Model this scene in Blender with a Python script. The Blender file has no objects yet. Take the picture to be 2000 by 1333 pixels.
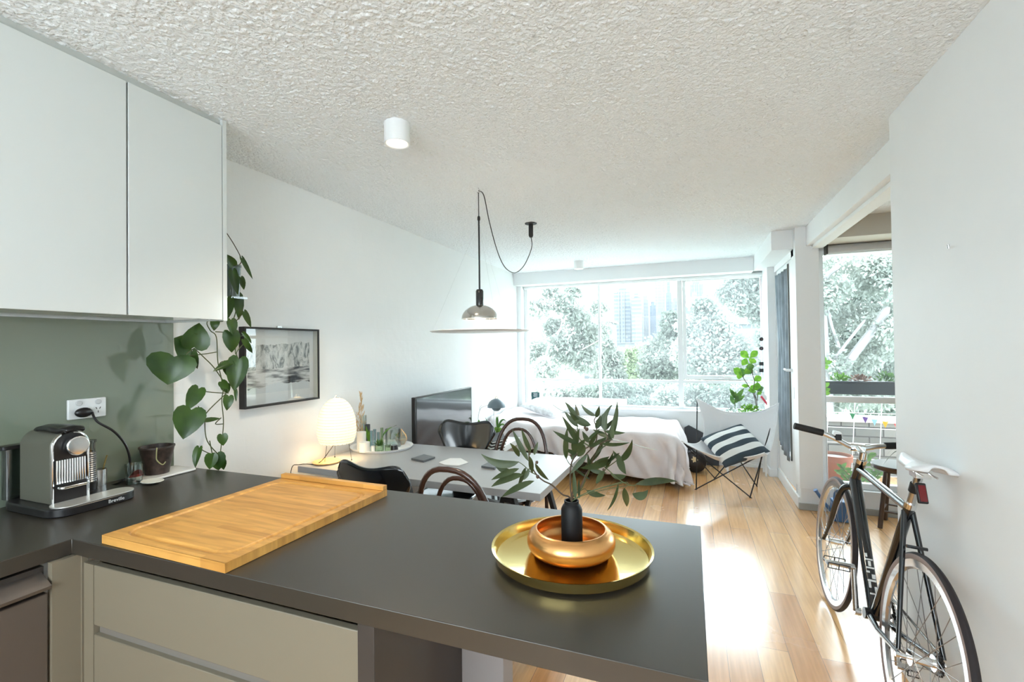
import bpy, math, random
import numpy as np
from mathutils import Vector, Matrix, Euler

S = bpy.context.scene
COL = S.collection
R = math.radians
random.seed(7)
# ---------------------------------------------------------------- camera
EYE = Vector((0, 0, 1.40))
yaw, pit, roll = R(20.886), R(.7337), R(-.7121)
FPX = 915.64
Fw = Vector((-math.sin(yaw)*math.cos(pit), math.cos(yaw)*math.cos(pit), math.sin(pit)))
Rt = Fw.cross(Vector((0, 0, 1))).normalized(); Up = Rt.cross(Fw)
c_, s_ = math.cos(roll), math.sin(roll)
Rv = c_*Rt + s_*Up; Uv = c_*Up - s_*Rt
cam = bpy.data.objects.new('camera', bpy.data.cameras.new('camera')); COL.objects.link(cam)
M = Matrix.Identity(4)
for i in range(3):
    M[i][0] = Rv[i]; M[i][1] = Uv[i]; M[i][2] = -Fw[i]; M[i][3] = EYE[i]
cam.matrix_world = M
cam.data.lens = FPX/2000*36; cam.data.sensor_width = 36
cam.data.clip_start = .05; cam.data.clip_end = 3000
S.camera = cam

def at(x, y, ax, v):
    """world point seen at photo pixel (x, y) on the plane ax = v"""
    d = Rv*((x-1000)/FPX) + Uv*((666.5-y)/FPX) + Fw
    i = 'XYZ'.index(ax)
    return EYE + d*((v-EYE[i])/d[i])
def deep(x, y, t):
    return EYE + (Rv*((x-1000)/FPX) + Uv*((666.5-y)/FPX) + Fw)*t

# ---------------------------------------------------------------- light
W = bpy.data.worlds.new('overcast_sky'); S.world = W; W.use_nodes = True
nt = W.node_tree; nt.nodes.clear()
tc = nt.nodes.new('ShaderNodeTexCoord'); sp = nt.nodes.new('ShaderNodeSeparateXYZ')
rp = nt.nodes.new('ShaderNodeValToRGB'); bg = nt.nodes.new('ShaderNodeBackground'); wo = nt.nodes.new('ShaderNodeOutputWorld')
rp.color_ramp.elements[0].position = .0; rp.color_ramp.elements[0].color = (.74, .86, .92, 1)
rp.color_ramp.elements[1].position = .6; rp.color_ramp.elements[1].color = (.88, .955, 1, 1)
nt.links.new(tc.outputs['Generated'], sp.inputs[0]); nt.links.new(sp.outputs['Z'], rp.inputs[0])
nt.links.new(rp.outputs[0], bg.inputs[0]); nt.links.new(bg.outputs[0], wo.inputs[0])
bg.inputs['Strength'].default_value = 9.0
S.view_settings.view_transform = 'Standard'; S.view_settings.look = 'None'
S.view_settings.gamma = 1; S.view_settings.use_curve_mapping = False
S.view_settings.exposure = 0.42

# ---------------------------------------------------------------- materials
def sock(b, *names):
    for n in names:
        if n in b.inputs: return b.inputs[n]
def mat(name, col, rough=.6, metal=0, noise=None, bump=None, coat=0, spec=None, emit=None, sheen=0):
    """noise=(scale, amount)  bump=(scale, strength, distance)"""
    m = bpy.data.materials.new(name); m.use_nodes = True
    t = m.node_tree; b = t.nodes['Principled BSDF']
    b.inputs['Base Color'].default_value = (*col, 1)
    b.inputs['Roughness'].default_value = rough; b.inputs['Metallic'].default_value = metal
    if coat: b.inputs['Coat Weight'].default_value = coat; b.inputs['Coat Roughness'].default_value = .08
    if spec is not None: b.inputs['Specular IOR Level'].default_value = spec
    if sheen: b.inputs['Sheen Weight'].default_value = sheen
    if emit: b.inputs['Emission Color'].default_value = (*emit[0], 1); b.inputs['Emission Strength'].default_value = emit[1]
    if noise or bump:
        g = t.nodes.new('ShaderNodeNewGeometry')
    if noise:
        n = t.nodes.new('ShaderNodeTexNoise'); n.inputs['Scale'].default_value = noise[0]; n.inputs['Detail'].default_value = 4
        t.links.new(g.outputs['Position'], n.inputs['Vector'])
        r = t.nodes.new('ShaderNodeValToRGB'); a = noise[1]
        r.color_ramp.elements[0].position = .3; r.color_ramp.elements[1].position = .7
        r.color_ramp.elements[0].color = (*[c*(1-a) for c in col], 1)
        r.color_ramp.elements[1].color = (*[min(1, c*(1+a)) for c in col], 1)
        t.links.new(n.outputs['Fac'], r.inputs[0]); t.links.new(r.outputs[0], b.inputs['Base Color'])
    if bump:
        n = t.nodes.new('ShaderNodeTexNoise'); n.inputs['Scale'].default_value = bump[0]; n.inputs['Detail'].default_value = 5
        t.links.new(g.outputs['Position'], n.inputs['Vector'])
        k = t.nodes.new('ShaderNodeBump'); k.inputs['Strength'].default_value = bump[1]; k.inputs['Distance'].default_value = bump[2]
        t.links.new(n.outputs['Fac'], k.inputs['Height']); t.links.new(k.outputs[0], b.inputs['Normal'])
    return m

def glass(name, tint=(.97, .99, .98), gloss=.05, dust=0, rough=.02, fk=.5):
    m = bpy.data.materials.new(name); m.use_nodes = True; t = m.node_tree; t.nodes.clear()
    o = t.nodes.new('ShaderNodeOutputMaterial'); tr = t.nodes.new('ShaderNodeBsdfTransparent'); tr.inputs[0].default_value = (*tint, 1)
    gl = t.nodes.new('ShaderNodeBsdfGlossy'); gl.inputs['Roughness'].default_value = rough
    fr = t.nodes.new('ShaderNodeLayerWeight'); fr.inputs[0].default_value = .25
    ma = t.nodes.new('ShaderNodeMath'); ma.operation = 'MULTIPLY_ADD'; ma.inputs[1].default_value = fk; ma.inputs[2].default_value = gloss
    mx = t.nodes.new('ShaderNodeMixShader')
    t.links.new(fr.outputs['Fresnel'], ma.inputs[0]); t.links.new(ma.outputs[0], mx.inputs[0])
    t.links.new(tr.outputs[0], mx.inputs[1]); t.links.new(gl.outputs[0], mx.inputs[2])
    last = mx
    if dust:
        df = t.nodes.new('ShaderNodeBsdfTranslucent'); df.inputs[0].default_value = (.93, .97, 1, 1)
        g = t.nodes.new('ShaderNodeNewGeometry'); n = t.nodes.new('ShaderNodeTexNoise'); n.inputs['Scale'].default_value = 3; n.inputs['Detail'].default_value = 6
        t.links.new(g.outputs['Position'], n.inputs['Vector'])
        m2 = t.nodes.new('ShaderNodeMath'); m2.operation = 'MULTIPLY'; m2.inputs[1].default_value = dust*2
        t.links.new(n.outputs['Fac'], m2.inputs[0])
        x2 = t.nodes.new('ShaderNodeMixShader'); t.links.new(m2.outputs[0], x2.inputs[0])
        t.links.new(mx.outputs[0], x2.inputs[1]); t.links.new(df.outputs[0], x2.inputs[2]); last = x2
    t.links.new(last.outputs[0], o.inputs[0])
    return m

def ramp(t, stops, src):
    r = t.nodes.new('ShaderNodeValToRGB'); e = r.color_ramp.elements
    while len(e) < len(stops): e.new(.5)
    for k, (p, c) in enumerate(stops): e[k].position = p; e[k].color = (*c, 1)
    t.links.new(src, r.inputs[0]); return r

def leafmat(name, c1, c2, rough=.45, trans=.25, scale=9):
    m = mat(name, c1, rough); t = m.node_tree; b = t.nodes['Principled BSDF']
    g = t.nodes.new('ShaderNodeNewGeometry'); n = t.nodes.new('ShaderNodeTexNoise'); n.inputs['Scale'].default_value = scale
    t.links.new(g.outputs['Position'], n.inputs['Vector'])
    r = ramp(t, [(.35, c1), (.65, c2)], n.outputs['Fac']); t.links.new(r.outputs[0], b.inputs['Base Color'])
    o = t.nodes['Material Output']; tl = t.nodes.new('ShaderNodeBsdfTranslucent'); mx = t.nodes.new('ShaderNodeMixShader'); mx.inputs[0].default_value = trans
    t.links.new(r.outputs[0], tl.inputs[0]); t.links.new(b.outputs[0], mx.inputs[1]); t.links.new(tl.outputs[0], mx.inputs[2]); t.links.new(mx.outputs[0], o.inputs[0])
    return m

WHITE = mat('white_paint', (.87, .89, .90), .55, noise=(2, .02))
WALLP = mat('painted_brick', (.87, .88, .88), .6, noise=(1.5, .02))
t = WALLP.node_tree; b = t.nodes['Principled BSDF']; g = t.nodes.new('ShaderNodeNewGeometry')
mp = t.nodes.new('ShaderNodeMapping'); mp.inputs['Rotation'].default_value = (R(90), 0, R(90))
sx = t.nodes.new('ShaderNodeSeparateXYZ'); cx = t.nodes.new('ShaderNodeCombineXYZ')
t.links.new(g.outputs['Position'], sx.inputs[0]); t.links.new(sx.outputs['Y'], cx.inputs[0]); t.links.new(sx.outputs['Z'], cx.inputs[1])
bk = t.nodes.new('ShaderNodeTexBrick'); bk.inputs['Scale'].default_value = 1; bk.inputs['Brick Width'].default_value = .24; bk.inputs['Row Height'].default_value = .086
bk.inputs['Mortar Size'].default_value = .006; bk.inputs['Mortar Smooth'].default_value = 1
t.links.new(cx.outputs[0], bk.inputs['Vector'])
nz = t.nodes.new('ShaderNodeTexNoise'); nz.inputs['Scale'].default_value = 14; nz.inputs['Detail'].default_value = 7; t.links.new(g.outputs['Position'], nz.inputs['Vector'])
ad = t.nodes.new('ShaderNodeMath'); ad.operation = 'MULTIPLY_ADD'; ad.inputs[1].default_value = -.07
t.links.new(bk.outputs['Fac'], ad.inputs[0]); t.links.new(nz.outputs['Fac'], ad.inputs[2])
bp = t.nodes.new('ShaderNodeBump'); bp.inputs['Strength'].default_value = .5; bp.inputs['Distance'].default_value = .004
t.links.new(ad.outputs[0], bp.inputs['Height']); t.links.new(bp.outputs[0], b.inputs['Normal'])

CEIL = mat('popcorn_ceiling', (.90, .90, .90), .9)
t = CEIL.node_tree; b = t.nodes['Principled BSDF']; g = t.nodes.new('ShaderNodeNewGeometry')
vo = t.nodes.new('ShaderNodeTexVoronoi'); vo.inputs['Scale'].default_value = 95; vo.feature = 'SMOOTH_F1'
nz = t.nodes.new('ShaderNodeTexNoise'); nz.inputs['Scale'].default_value = 60; nz.inputs['Detail'].default_value = 4
dm = t.nodes.new('ShaderNodeVectorMath'); dm.operation = 'MULTIPLY_ADD'; dm.inputs[1].default_value = (.02, .02, .02)
t.links.new(g.outputs['Position'], nz.inputs['Vector']); t.links.new(nz.outputs['Color'], dm.inputs[0]); t.links.new(g.outputs['Position'], dm.inputs[2])
t.links.new(dm.outputs[0], vo.inputs['Vector'])
ad = t.nodes.new('ShaderNodeMath'); ad.operation = 'MULTIPLY_ADD'; ad.inputs[1].default_value = -1.2
t.links.new(vo.outputs['Distance'], ad.inputs[0]); t.links.new(nz.outputs['Fac'], ad.inputs[2])
bp = t.nodes.new('ShaderNodeBump'); bp.inputs['Strength'].default_value = 1; bp.inputs['Distance'].default_value = .005
t.links.new(ad.outputs[0], bp.inputs['Height']); t.links.new(bp.outputs[0], b.inputs['Normal'])
n2 = t.nodes.new('ShaderNodeTexNoise'); n2.inputs['Scale'].default_value = 45; n2.inputs['Detail'].default_value = 2; t.links.new(g.outputs['Position'], n2.inputs['Vector'])
rr = ramp(t, [(.26, (.84, .86, .84)), (.36, (.91, .95, .975))], n2.outputs['Fac']); t.links.new(rr.outputs[0], b.inputs['Base Color'])

FLOOR = mat('timber_floor', (.6, .35, .18), .22, coat=1)
t = FLOOR.node_tree; b = t.nodes['Principled BSDF']; g = t.nodes.new('ShaderNodeNewGeometry')
b.inputs['Coat Roughness'].default_value = .16
sx = t.nodes.new('ShaderNodeSeparateXYZ'); cx = t.nodes.new('ShaderNodeCombineXYZ')
t.links.new(g.outputs['Position'], sx.inputs[0]); t.links.new(sx.outputs['Y'], cx.inputs[0]); t.links.new(sx.outputs['X'], cx.inputs[1])
bk = t.nodes.new('ShaderNodeTexBrick'); bk.inputs['Scale'].default_value = 1; bk.inputs['Brick Width'].default_value = 1.5; bk.inputs['Row Height'].default_value = .13
bk.inputs['Mortar Size'].default_value = .0012; bk.offset = .37; bk.inputs['Bias'].default_value = 0
bk.inputs['Color1'].default_value = (0, 0, 0, 1); bk.inputs['Color2'].default_value = (1, 1, 1, 1); bk.inputs['Mortar'].default_value = (.5, .5, .5, 1)
t.links.new(cx.outputs[0], bk.inputs['Vector'])
rp = ramp(t, [(0, (.60, .29, .10)), (.35, (.74, .41, .17)), (.7, (.84, .52, .25)), (1, (.66, .32, .11))], bk.outputs['Color'])
mpp = t.nodes.new('ShaderNodeMapping'); mpp.inputs['Scale'].default_value = (60, 3, 1); t.links.new(g.outputs['Position'], mpp.inputs['Vector'])
nz = t.nodes.new('ShaderNodeTexNoise'); nz.inputs['Scale'].default_value = 1; nz.inputs['Detail'].default_value = 5; t.links.new(mpp.outputs[0], nz.inputs['Vector'])
gr = ramp(t, [(.3, (.82, .78, .72)), (.7, (1.08, 1.06, 1.04))], nz.outputs['Fac'])
mx = t.nodes.new('ShaderNodeMix'); mx.data_type = 'RGBA'; mx.blend_type = 'MULTIPLY'; mx.inputs[0].default_value = 1
t.links.new(rp.outputs[0], mx.inputs[6]); t.links.new(gr.outputs[0], mx.inputs[7])
m3 = t.nodes.new('ShaderNodeMix'); m3.data_type = 'RGBA'; m3.inputs[7].default_value = (.22, .12, .06, 1)
t.links.new(bk.outputs['Fac'], m3.inputs[0]); t.links.new(mx.outputs[2], m3.inputs[6]); t.links.new(m3.outputs[2], b.inputs['Base Color'])
n3 = t.nodes.new('ShaderNodeTexNoise'); n3.inputs['Scale'].default_value = 2.2; n3.inputs['Detail'].default_value = 5; t.links.new(g.outputs['Position'], n3.inputs['Vector'])
mr = t.nodes.new('ShaderNodeMapRange'); mr.inputs[3].default_value = .16; mr.inputs[4].default_value = .34; t.links.new(n3.outputs['Fac'], mr.inputs[0]); t.links.new(mr.outputs[0], b.inputs['Roughness'])

LACQ = mat('white_lacquer', (.66, .685, .67), .12, coat=.5)
SHADEDW = mat('shaded_white_laminate', (.215, .185, .135), .45)  # white cabinet fronts; their shade is put into this darker beige
COUNTER = mat('dark_stone', (.036, .030, .023), .32, spec=.75)
DARKP = mat('dark_panel', (.045, .038, .034), .45)
GREYP = mat('grey_panel', (.28, .26, .26), .5)
SPLASH = mat('sage_glass', (.20, .235, .18), .07, coat=1, spec=.6)
STEEL = mat('steel', (.62, .62, .62), .25, 1)
CHROME = mat('chrome', (.85, .86, .87), .08, 1)
APPL = mat('appliance_steel', (.20, .17, .15), .35, .7)
BLACK = mat('black_plastic', (.012, .011, .012), .3)
BLACKM = mat('black_matte', (.012, .011, .012), .6)
BLACKG = mat('black_gloss_paint', (.006, .008, .011), .14, coat=.6)
WPLAST = mat('white_plastic', (.85, .86, .86), .35)
METW = mat('white_metal', (.84, .86, .87), .4)
BRASS = mat('brass', (.80, .62, .24), .13, 1, bump=(14, .12, .006))
COPPER = mat('brushed_copper_gold', (.80, .42, .16), .28, 1)
BAMBOO = mat('bamboo', (.72, .40, .12), .4)
t = BAMBOO.node_tree; b = t.nodes['Principled BSDF']; tcn = t.nodes.new('ShaderNodeTexCoord')
mpp = t.nodes.new('ShaderNodeMapping'); mpp.inputs['Scale'].default_value = (6, 60, 6); t.links.new(tcn.outputs['Object'], mpp.inputs['Vector'])
nz = t.nodes.new('ShaderNodeTexNoise'); nz.inputs['Scale'].default_value = 1; nz.inputs['Detail'].default_value = 4; t.links.new(mpp.outputs[0], nz.inputs['Vector'])
bk = t.nodes.new('ShaderNodeTexBrick'); bk.inputs['Scale'].default_value = 1; bk.inputs['Brick Width'].default_value = .3; bk.inputs['Row Height'].default_value = .022; bk.inputs['Mortar Size'].default_value = 0
bk.inputs['Color1'].default_value = (.60, .30, .07, 1); bk.inputs['Color2'].default_value = (.76, .41, .11, 1); t.links.new(tcn.outputs['Object'], bk.inputs['Vector'])
gr = ramp(t, [(.3, (.78, .72, .66)), (.6, (1.05, 1.03, 1))], nz.outputs['Fac'])
mx = t.nodes.new('ShaderNodeMix'); mx.data_type = 'RGBA'; mx.blend_type = 'MULTIPLY'; mx.inputs[0].default_value = 1
t.links.new(bk.outputs['Color'], mx.inputs[6]); t.links.new(gr.outputs[0], mx.inputs[7]); t.links.new(mx.outputs[2], b.inputs['Base Color'])
WOODL = mat('light_wood', (.70, .42, .18), .45, noise=(30, .12))
WALNUT = mat('dark_walnut', (.060, .026, .018), .25, coat=.4)
STOOLW = mat('stool_wood', (.055, .028, .02), .3, coat=.4)
TABLEG = mat('grey_laminate', (.36, .37, .385), .35)
GLASSW = glass('window_glass', (.95, .98, .98), .003, .018, fk=.25)
GLASSD = glass('dusty_window_glass', (.92, .96, .97), .003, .035, fk=.25)
GLASSC = glass('clear_glass', (.93, .97, .96), .13)
GLASSG = glass('green_glass', (.86, .94, .82), .08)
GLASSB = glass('blue_glass', (.82, .91, .94), .10)
GLASSR = glass('red_glass', (.8, .22, .2), .08)
SMOKE = glass('smoked_plastic', (.55, .58, .58), .12)
PAPER = mat('rice_paper', (.95, .90, .78), .8, emit=((1, .76, .44), .42))
LINEN = mat('pale_pink_linen', (.85, .79, .80), .9, noise=(6, .03), bump=(35, .35, .006), sheen=.3)
CANVAS = mat('white_canvas', (.84, .84, .86), .9, bump=(25, .3, .004))
PILLOW = mat('printed_pillowcase', (.75, .76, .78), .9, noise=(28, .22))
TERRA = mat('terracotta', (.24, .085, .05), .75, noise=(9, .12))
SOIL = mat('soil', (.04, .03, .022), .95, noise=(80, .4))
BLIND = mat('roller_blind', (.52, .52, .52), .7)
CURT = mat('slate_curtain', (.20, .235, .27), .85, noise=(5, .3))
HEARTL = leafmat('heart_leaf', (.022, .058, .010), (.050, .11, .018), .32, .18, 12)
EUCL = leafmat('eucalyptus_leaf', (.030, .048, .014), (.058, .078, .030), .5, .15, 20)
STEMG = mat('green_stem', (.07, .09, .03), .6)
STEMB = mat('brown_stem', (.085, .055, .035), .7)
LIMEL = leafmat('lime_leaf', (.10, .26, .025), (.20, .40, .04), .45, .35, 25)
DEEPL = leafmat('deep_leaf', (.05, .13, .03), (.12, .24, .05), .4, .3, 20)
BLUEC = mat('blue_plastic', (.06, .16, .36), .4)

# ---------------------------------------------------------------- mesh builder
class MB:
    def __init__(s): s.v = []; s.f = []
    def add(s, vs, fs):
        n = len(s.v); s.v += [Vector(p) for p in vs]; s.f += [tuple(i+n for i in f) for f in fs]; return s
    def box(s, x0, x1, y0, y1, z0, z1):
        return s.add([(x, y, z) for z in (z0, z1) for y in (y0, y1) for x in (x0, x1)],
                     [(0, 2, 3, 1), (4, 5, 7, 6), (0, 1, 5, 4), (2, 6, 7, 3), (0, 4, 6, 2), (1, 3, 7, 5)])
    def obox(s, M, a, b_, c):
        m = MB().box(-a/2, a/2, -b_/2, b_/2, -c/2, c/2); return s.add([M @ p for p in m.v], m.f)
    def bar(s, p, q, w, h, up=(0, 0, 1)):
        p, q = Vector(p), Vector(q); d = (q-p); L = d.length; d.normalize(); u = Vector(up)
        if abs(d.dot(u)) > .98: u = Vector((1, 0, 0))
        sd = d.cross(u).normalized(); u = sd.cross(d)
        M_ = Matrix((sd, d, u)).transposed().to_4x4(); M_.translation = (p+q)/2
        return s.obox(M_, w, L, h)
    def tube(s, pts, r, n=8, closed=False, caps=True):
        P = [Vector(p) for p in pts]; N = len(P)
        rs = r if isinstance(r, (list, tuple)) else [r]*N
        T = []
        for i in range(N):
            a = P[(i-1) % N] if (closed or i > 0) else P[i]; c = P[(i+1) % N] if (closed or i < N-1) else P[i]
            T.append((c-a).normalized() if (c-a).length > 1e-9 else Vector((0, 0, 1)))
        u = T[0].orthogonal().normalized(); vs = []
        for i in range(N):
            u = (u - T[i]*u.dot(T[i]))
            u = u.normalized() if u.length > 1e-6 else T[i].orthogonal().normalized()
            w = T[i].cross(u)
            for k in range(n):
                a = 2*math.pi*k/n; vs.append(P[i]+(u*math.cos(a)+w*math.sin(a))*rs[i])
        fs = []
        for i in range(N if closed else N-1):
            j = (i+1) % N
            for k in range(n):
                k2 = (k+1) % n; fs.append((i*n+k, i*n+k2, j*n+k2, j*n+k))
        if caps and not closed:
            fs.append(tuple(range(n-1, -1, -1))); fs.append(tuple((N-1)*n+k for k in range(n)))
        return s.add(vs, fs)
    def lathe(s, prof, c=(0, 0, 0), n=40, M_=None, sx=1, sy=1):
        vs = []
        for r, z in prof:
            for k in range(n):
                a = 2*math.pi*k/n; vs.append(Vector((r*math.cos(a)*sx, r*math.sin(a)*sy, z)))
        if M_ is not None: vs = [M_ @ p for p in vs]
        vs = [p+Vector(c) for p in vs]; fs = []
        for i in range(len(prof)-1):
            for k in range(n):
                k2 = (k+1) % n; fs.append((i*n+k, i*n+k2, (i+1)*n+k2, (i+1)*n+k))
        if prof[0][0] > 1e-6: fs.append(tuple(range(n-1, -1, -1)))
        if prof[-1][0] > 1e-6: fs.append(tuple((len(prof)-1)*n+k for k in range(n)))
        return s.add(vs, fs)
    def prism(s, poly, z0, z1, M_=None):
        n = len(poly); vs = [Vector((x, y, z)) for z in (z0, z1) for x, y in poly]
        if M_ is not None: vs = [M_ @ p for p in vs]
        return s.add(vs, [tuple(range(n-1, -1, -1)), tuple(range(n, 2*n))]+[(i, (i+1) % n, n+(i+1) % n, n+i) for i in range(n)])
    def grid(s, fn, nu, nv):
        vs = [fn(i/nu, j/nv) for j in range(nv+1) for i in range(nu+1)]
        return s.add(vs, [(j*(nu+1)+i, j*(nu+1)+i+1, (j+1)*(nu+1)+i+1, (j+1)*(nu+1)+i) for j in range(nv) for i in range(nu)])
    def ball(s, c, r, n=16, sx=1, sy=1, sz=1):
        pr = [(r*math.sin(math.pi*k/(n//2)), -r*math.cos(math.pi*k/(n//2))*sz) for k in range(n//2+1)]
        pr[0] = (0, pr[0][1]); pr[-1] = (0, pr[-1][1])
        return s.lathe(pr, c, n, sx=sx, sy=sy)
    def build(s, name, m, parent=None, bevel=0, solid=0, subd=0, angle=38, off=0):
        o_ = Vector((0, 0, 0)); p = parent
        while p is not None: o_ += p.location; p = p.parent
        me = bpy.data.meshes.new(name)
        me.from_pydata([tuple(v-o_) for v in s.v], [], s.f); me.update()
        import bmesh
        bm = bmesh.new(); bm.from_mesh(me); bmesh.ops.remove_doubles(bm, verts=bm.verts, dist=1e-6)
        bmesh.ops.recalc_face_normals(bm, faces=bm.faces); bm.to_mesh(me); bm.free()
        me.polygons.foreach_set('use_smooth', [True]*len(me.polygons))
        me.set_sharp_from_angle(angle=R(angle))
        ob = bpy.data.objects.new(name, me); COL.objects.link(ob); ob.parent = parent
        if m: me.materials.append(m)
        if solid:
            d = ob.modifiers.new('solid', 'SOLIDIFY'); d.thickness = solid; d.offset = off
        if bevel:
            d = ob.modifiers.new('bevel', 'BEVEL'); d.width = bevel; d.segments = 2; d.limit_method = 'ANGLE'; d.angle_limit = R(40)
        if subd:
            d = ob.modifiers.new('sub', 'SUBSURF'); d.levels = subd; d.render_levels = subd
        return ob

def thing(name, label, cat, loc=(0, 0, 0), group=None):
    o = bpy.data.objects.new(name, None); COL.objects.link(o); o.location = loc; o.empty_display_size = .05
    o['label'] = label; o['category'] = cat
    if group: o['group'] = group
    return o
def tag(o, label, cat, group=None):
    o['label'] = label; o['category'] = cat
    if group: o['group'] = group
    return o
def struct(o):
    o['kind'] = 'structure'; return o
def dup(root, loc=None, rotz=None, label=None):
    r = root.copy(); COL.objects.link(r)
    if loc is not None: r.location = loc
    if rotz is not None: r.rotation_euler = (0, 0, rotz)
    if label: r['label'] = label
    for ch in list(root.children):
        c = ch.copy(); COL.objects.link(c); c.parent = r
        for g_ in ch.children:
            d = g_.copy(); COL.objects.link(d); d.parent = c
    return r
def smooth(pts, k=6):
    """Catmull-Rom through points"""
    P = [Vector(p) for p in pts]; out = []
    for i in range(len(P)-1):
        p0 = P[max(i-1, 0)]; p1 = P[i]; p2 = P[i+1]; p3 = P[min(i+2, len(P)-1)]
        for j in range(k):
            t_ = j/k
            out.append(.5*((2*p1)+(p2-p0)*t_+(2*p0-5*p1+4*p2-p3)*t_*t_+(3*p1-p0-3*p2+p3)*t_**3))
    return out+[P[-1]]
def text_mesh(name, txt, size, M_, m, parent, depth=.0006):
    cu = bpy.data.curves.new(name, 'FONT'); cu.body = txt; cu.size = size; cu.extrude = depth; cu.align_x = 'CENTER'; cu.align_y = 'CENTER'
    tmp = bpy.data.objects.new(name, cu); COL.objects.link(tmp)
    bpy.context.view_layer.update()
    me = bpy.data.meshes.new_from_object(tmp.evaluated_get(bpy.context.evaluated_depsgraph_get()))
    bpy.data.objects.remove(tmp)
    o_ = Vector((0, 0, 0)); p = parent
    while p is not None: o_ += p.location; p = p.parent
    me.transform(Matrix.Translation(-o_) @ M_); me.materials.clear(); me.materials.append(m)
    ob = bpy.data.objects.new(name, me); COL.objects.link(ob); ob.parent = parent
    return ob
def frame_M(o, x, y):
    x = Vector(x).normalized(); y = Vector(y); y = (y-x*y.dot(x)).normalized(); z = x.cross(y)
    M_ = Matrix((x, y, z)).transposed().to_4x4(); M_.translation = Vector(o); return M_

CT, CE = .88, 2.38
LX = -2.19

# ================================================================ the setting
def st(name, m, *boxes, bevel=0):
    b_ = MB()
    for q in boxes: b_.box(*q)
    return struct(b_.build(name, m, bevel=bevel))
st('floor', FLOOR, (LX-.1, 2.7, -1.7, 6.1, -.08, 0))
st('ceiling', CEIL, (LX-.1, 2.7, -1.7, 6.25, CE, CE+.1))
def popcorn():
    d = .0062; x0, x1, y0, y1 = LX, .985, .05, 5.85; nx, ny = int((x1-x0)/d), int((y1-y0)/d)
    rn = np.random.RandomState(2).normal(size=(ny, nx)); F = np.fft.rfft2(rn); fy = np.fft.fftfreq(ny)[:, None]; fx = np.fft.rfftfreq(nx)[None, :]; q = fx*fx+fy*fy
    h = np.fft.irfft2(F*(np.exp(-q*9)-.7*np.exp(-q*70)), (ny, nx)); h /= h.std(); h = np.clip(h+.2, -.5, 2.6)
    X, Y = np.meshgrid(np.linspace(x0, x1, nx), np.linspace(y0, y1, ny)); Z = CE-.0035-.0016*h
    co = np.stack([X, Y, Z], -1).reshape(-1, 3).astype(np.float32)
    i = np.arange(nx*ny).reshape(ny, nx); f = np.stack([i[:-1, :-1], i[1:, :-1], i[1:, 1:], i[:-1, 1:]], -1).reshape(-1, 4)
    me = bpy.data.meshes.new('ceiling'); me.vertices.add(len(co)); me.vertices.foreach_set('co', co.ravel()); me.loops.add(f.size); me.loops.foreach_set('vertex_index', f.ravel().astype(np.int32))
    me.polygons.add(len(f)); me.polygons.foreach_set('loop_start', np.arange(0, f.size, 4, dtype=np.int32)); me.polygons.foreach_set('loop_total', np.full(len(f), 4, dtype=np.int32)); me.update(calc_edges=True)
    me.polygons.foreach_set('use_smooth', [True]*len(f)); me.materials.append(CEIL)
    o = bpy.data.objects.new('ceiling', me); COL.objects.link(o); struct(o)
popcorn()
st('wall_left', WALLP, (LX-.12, LX, -1.7, 6.25, 0, CE))
st('wall_back', WHITE, (LX-.1, 2.7, -1.8, -1.7, 0, 1.0), (LX-.1, 2.7, -1.8, -1.7, 2.25, CE), (LX-.1, -1.5, -1.8, -1.7, 1.0, 2.25), (.45, 2.7, -1.8, -1.7, 1.0, 2.25))  # unseen wall behind the camera; its opening is added to let in fill daylight
st('wall_right', WHITE, (.816, .925, -1.7, 2.471, 0, CE))
st('wall_far', WHITE, (LX, .90, 5.95, 6.06, 0, .60), (LX, LX+.06, 5.95, 6.16, .6, CE), (LX+.06, .90, 6.02, 6.16, 2.27, CE), (LX, .90, 6.06, 6.2, -.3, .585))
st('wall_side', WHITE, (.844, .93, 4.58, 4.70, 0, CE), (.844, .93, 5.60, 5.95, 0, CE), (.844, .93, 4.70, 5.60, 2.20, CE))
st('wall_corner', WHITE, (.765, .844, 5.60, 5.95, 0, CE), (.80, .93, 5.95, 6.16, 0, CE))
st('wall_outer', WHITE, (2.6, 2.7, -1.7, 4.75, 0, CE))
st('trim_1', WHITE, (LX, .665, 5.83, 6.02, 2.218, CE), bevel=.002)
st('trim_2', WHITE, (.665, .843, 4.60, 5.83, 2.212, CE), (.83, .843, 4.60, 5.6, 2.15, 2.212), bevel=.002)
st('trim_3', WHITE, (.83, 1.0, 4.52, 4.70, .19, CE), (.846, 1.0, 4.574, 4.70, 0, .19), bevel=.002)
st('trim_4', WHITE, (.909, 1.0, 2.471, 4.52, 2.212, CE), (.95, 1.03, 2.471, 4.52, 2.186, 2.212), bevel=.002)
st('trim_5', mat('beige_paint', (.66, .62, .55), .6), (1.0, 2.6, 4.30, 4.72, 2.22, CE))
st('baseboard_side', WHITE, (.826, .844, 4.58, 5.60, 0, .10), (.75, .765, 5.6, 5.95, 0, .08), (.75, .844, 5.585, 5.6, 0, .08), bevel=.003)
st('baseboard_column', mat('grey_skirting', (.42, .42, .39), .6), (.83, 1.01, 4.563, 4.58, 0, .055), (1.01, 2.6, 4.585, 4.60, 0, .05), bevel=.003)
st('wall_kerb', WHITE, (1.0, 2.6, 4.60, 4.75, -.1, .185))

def bar_frame(bars, y0, y1):
    m_ = MB()
    for (x0, x1, z0, z1) in bars: m_.box(x0, x1, y0, y1, z0, z1)
    return m_
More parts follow.
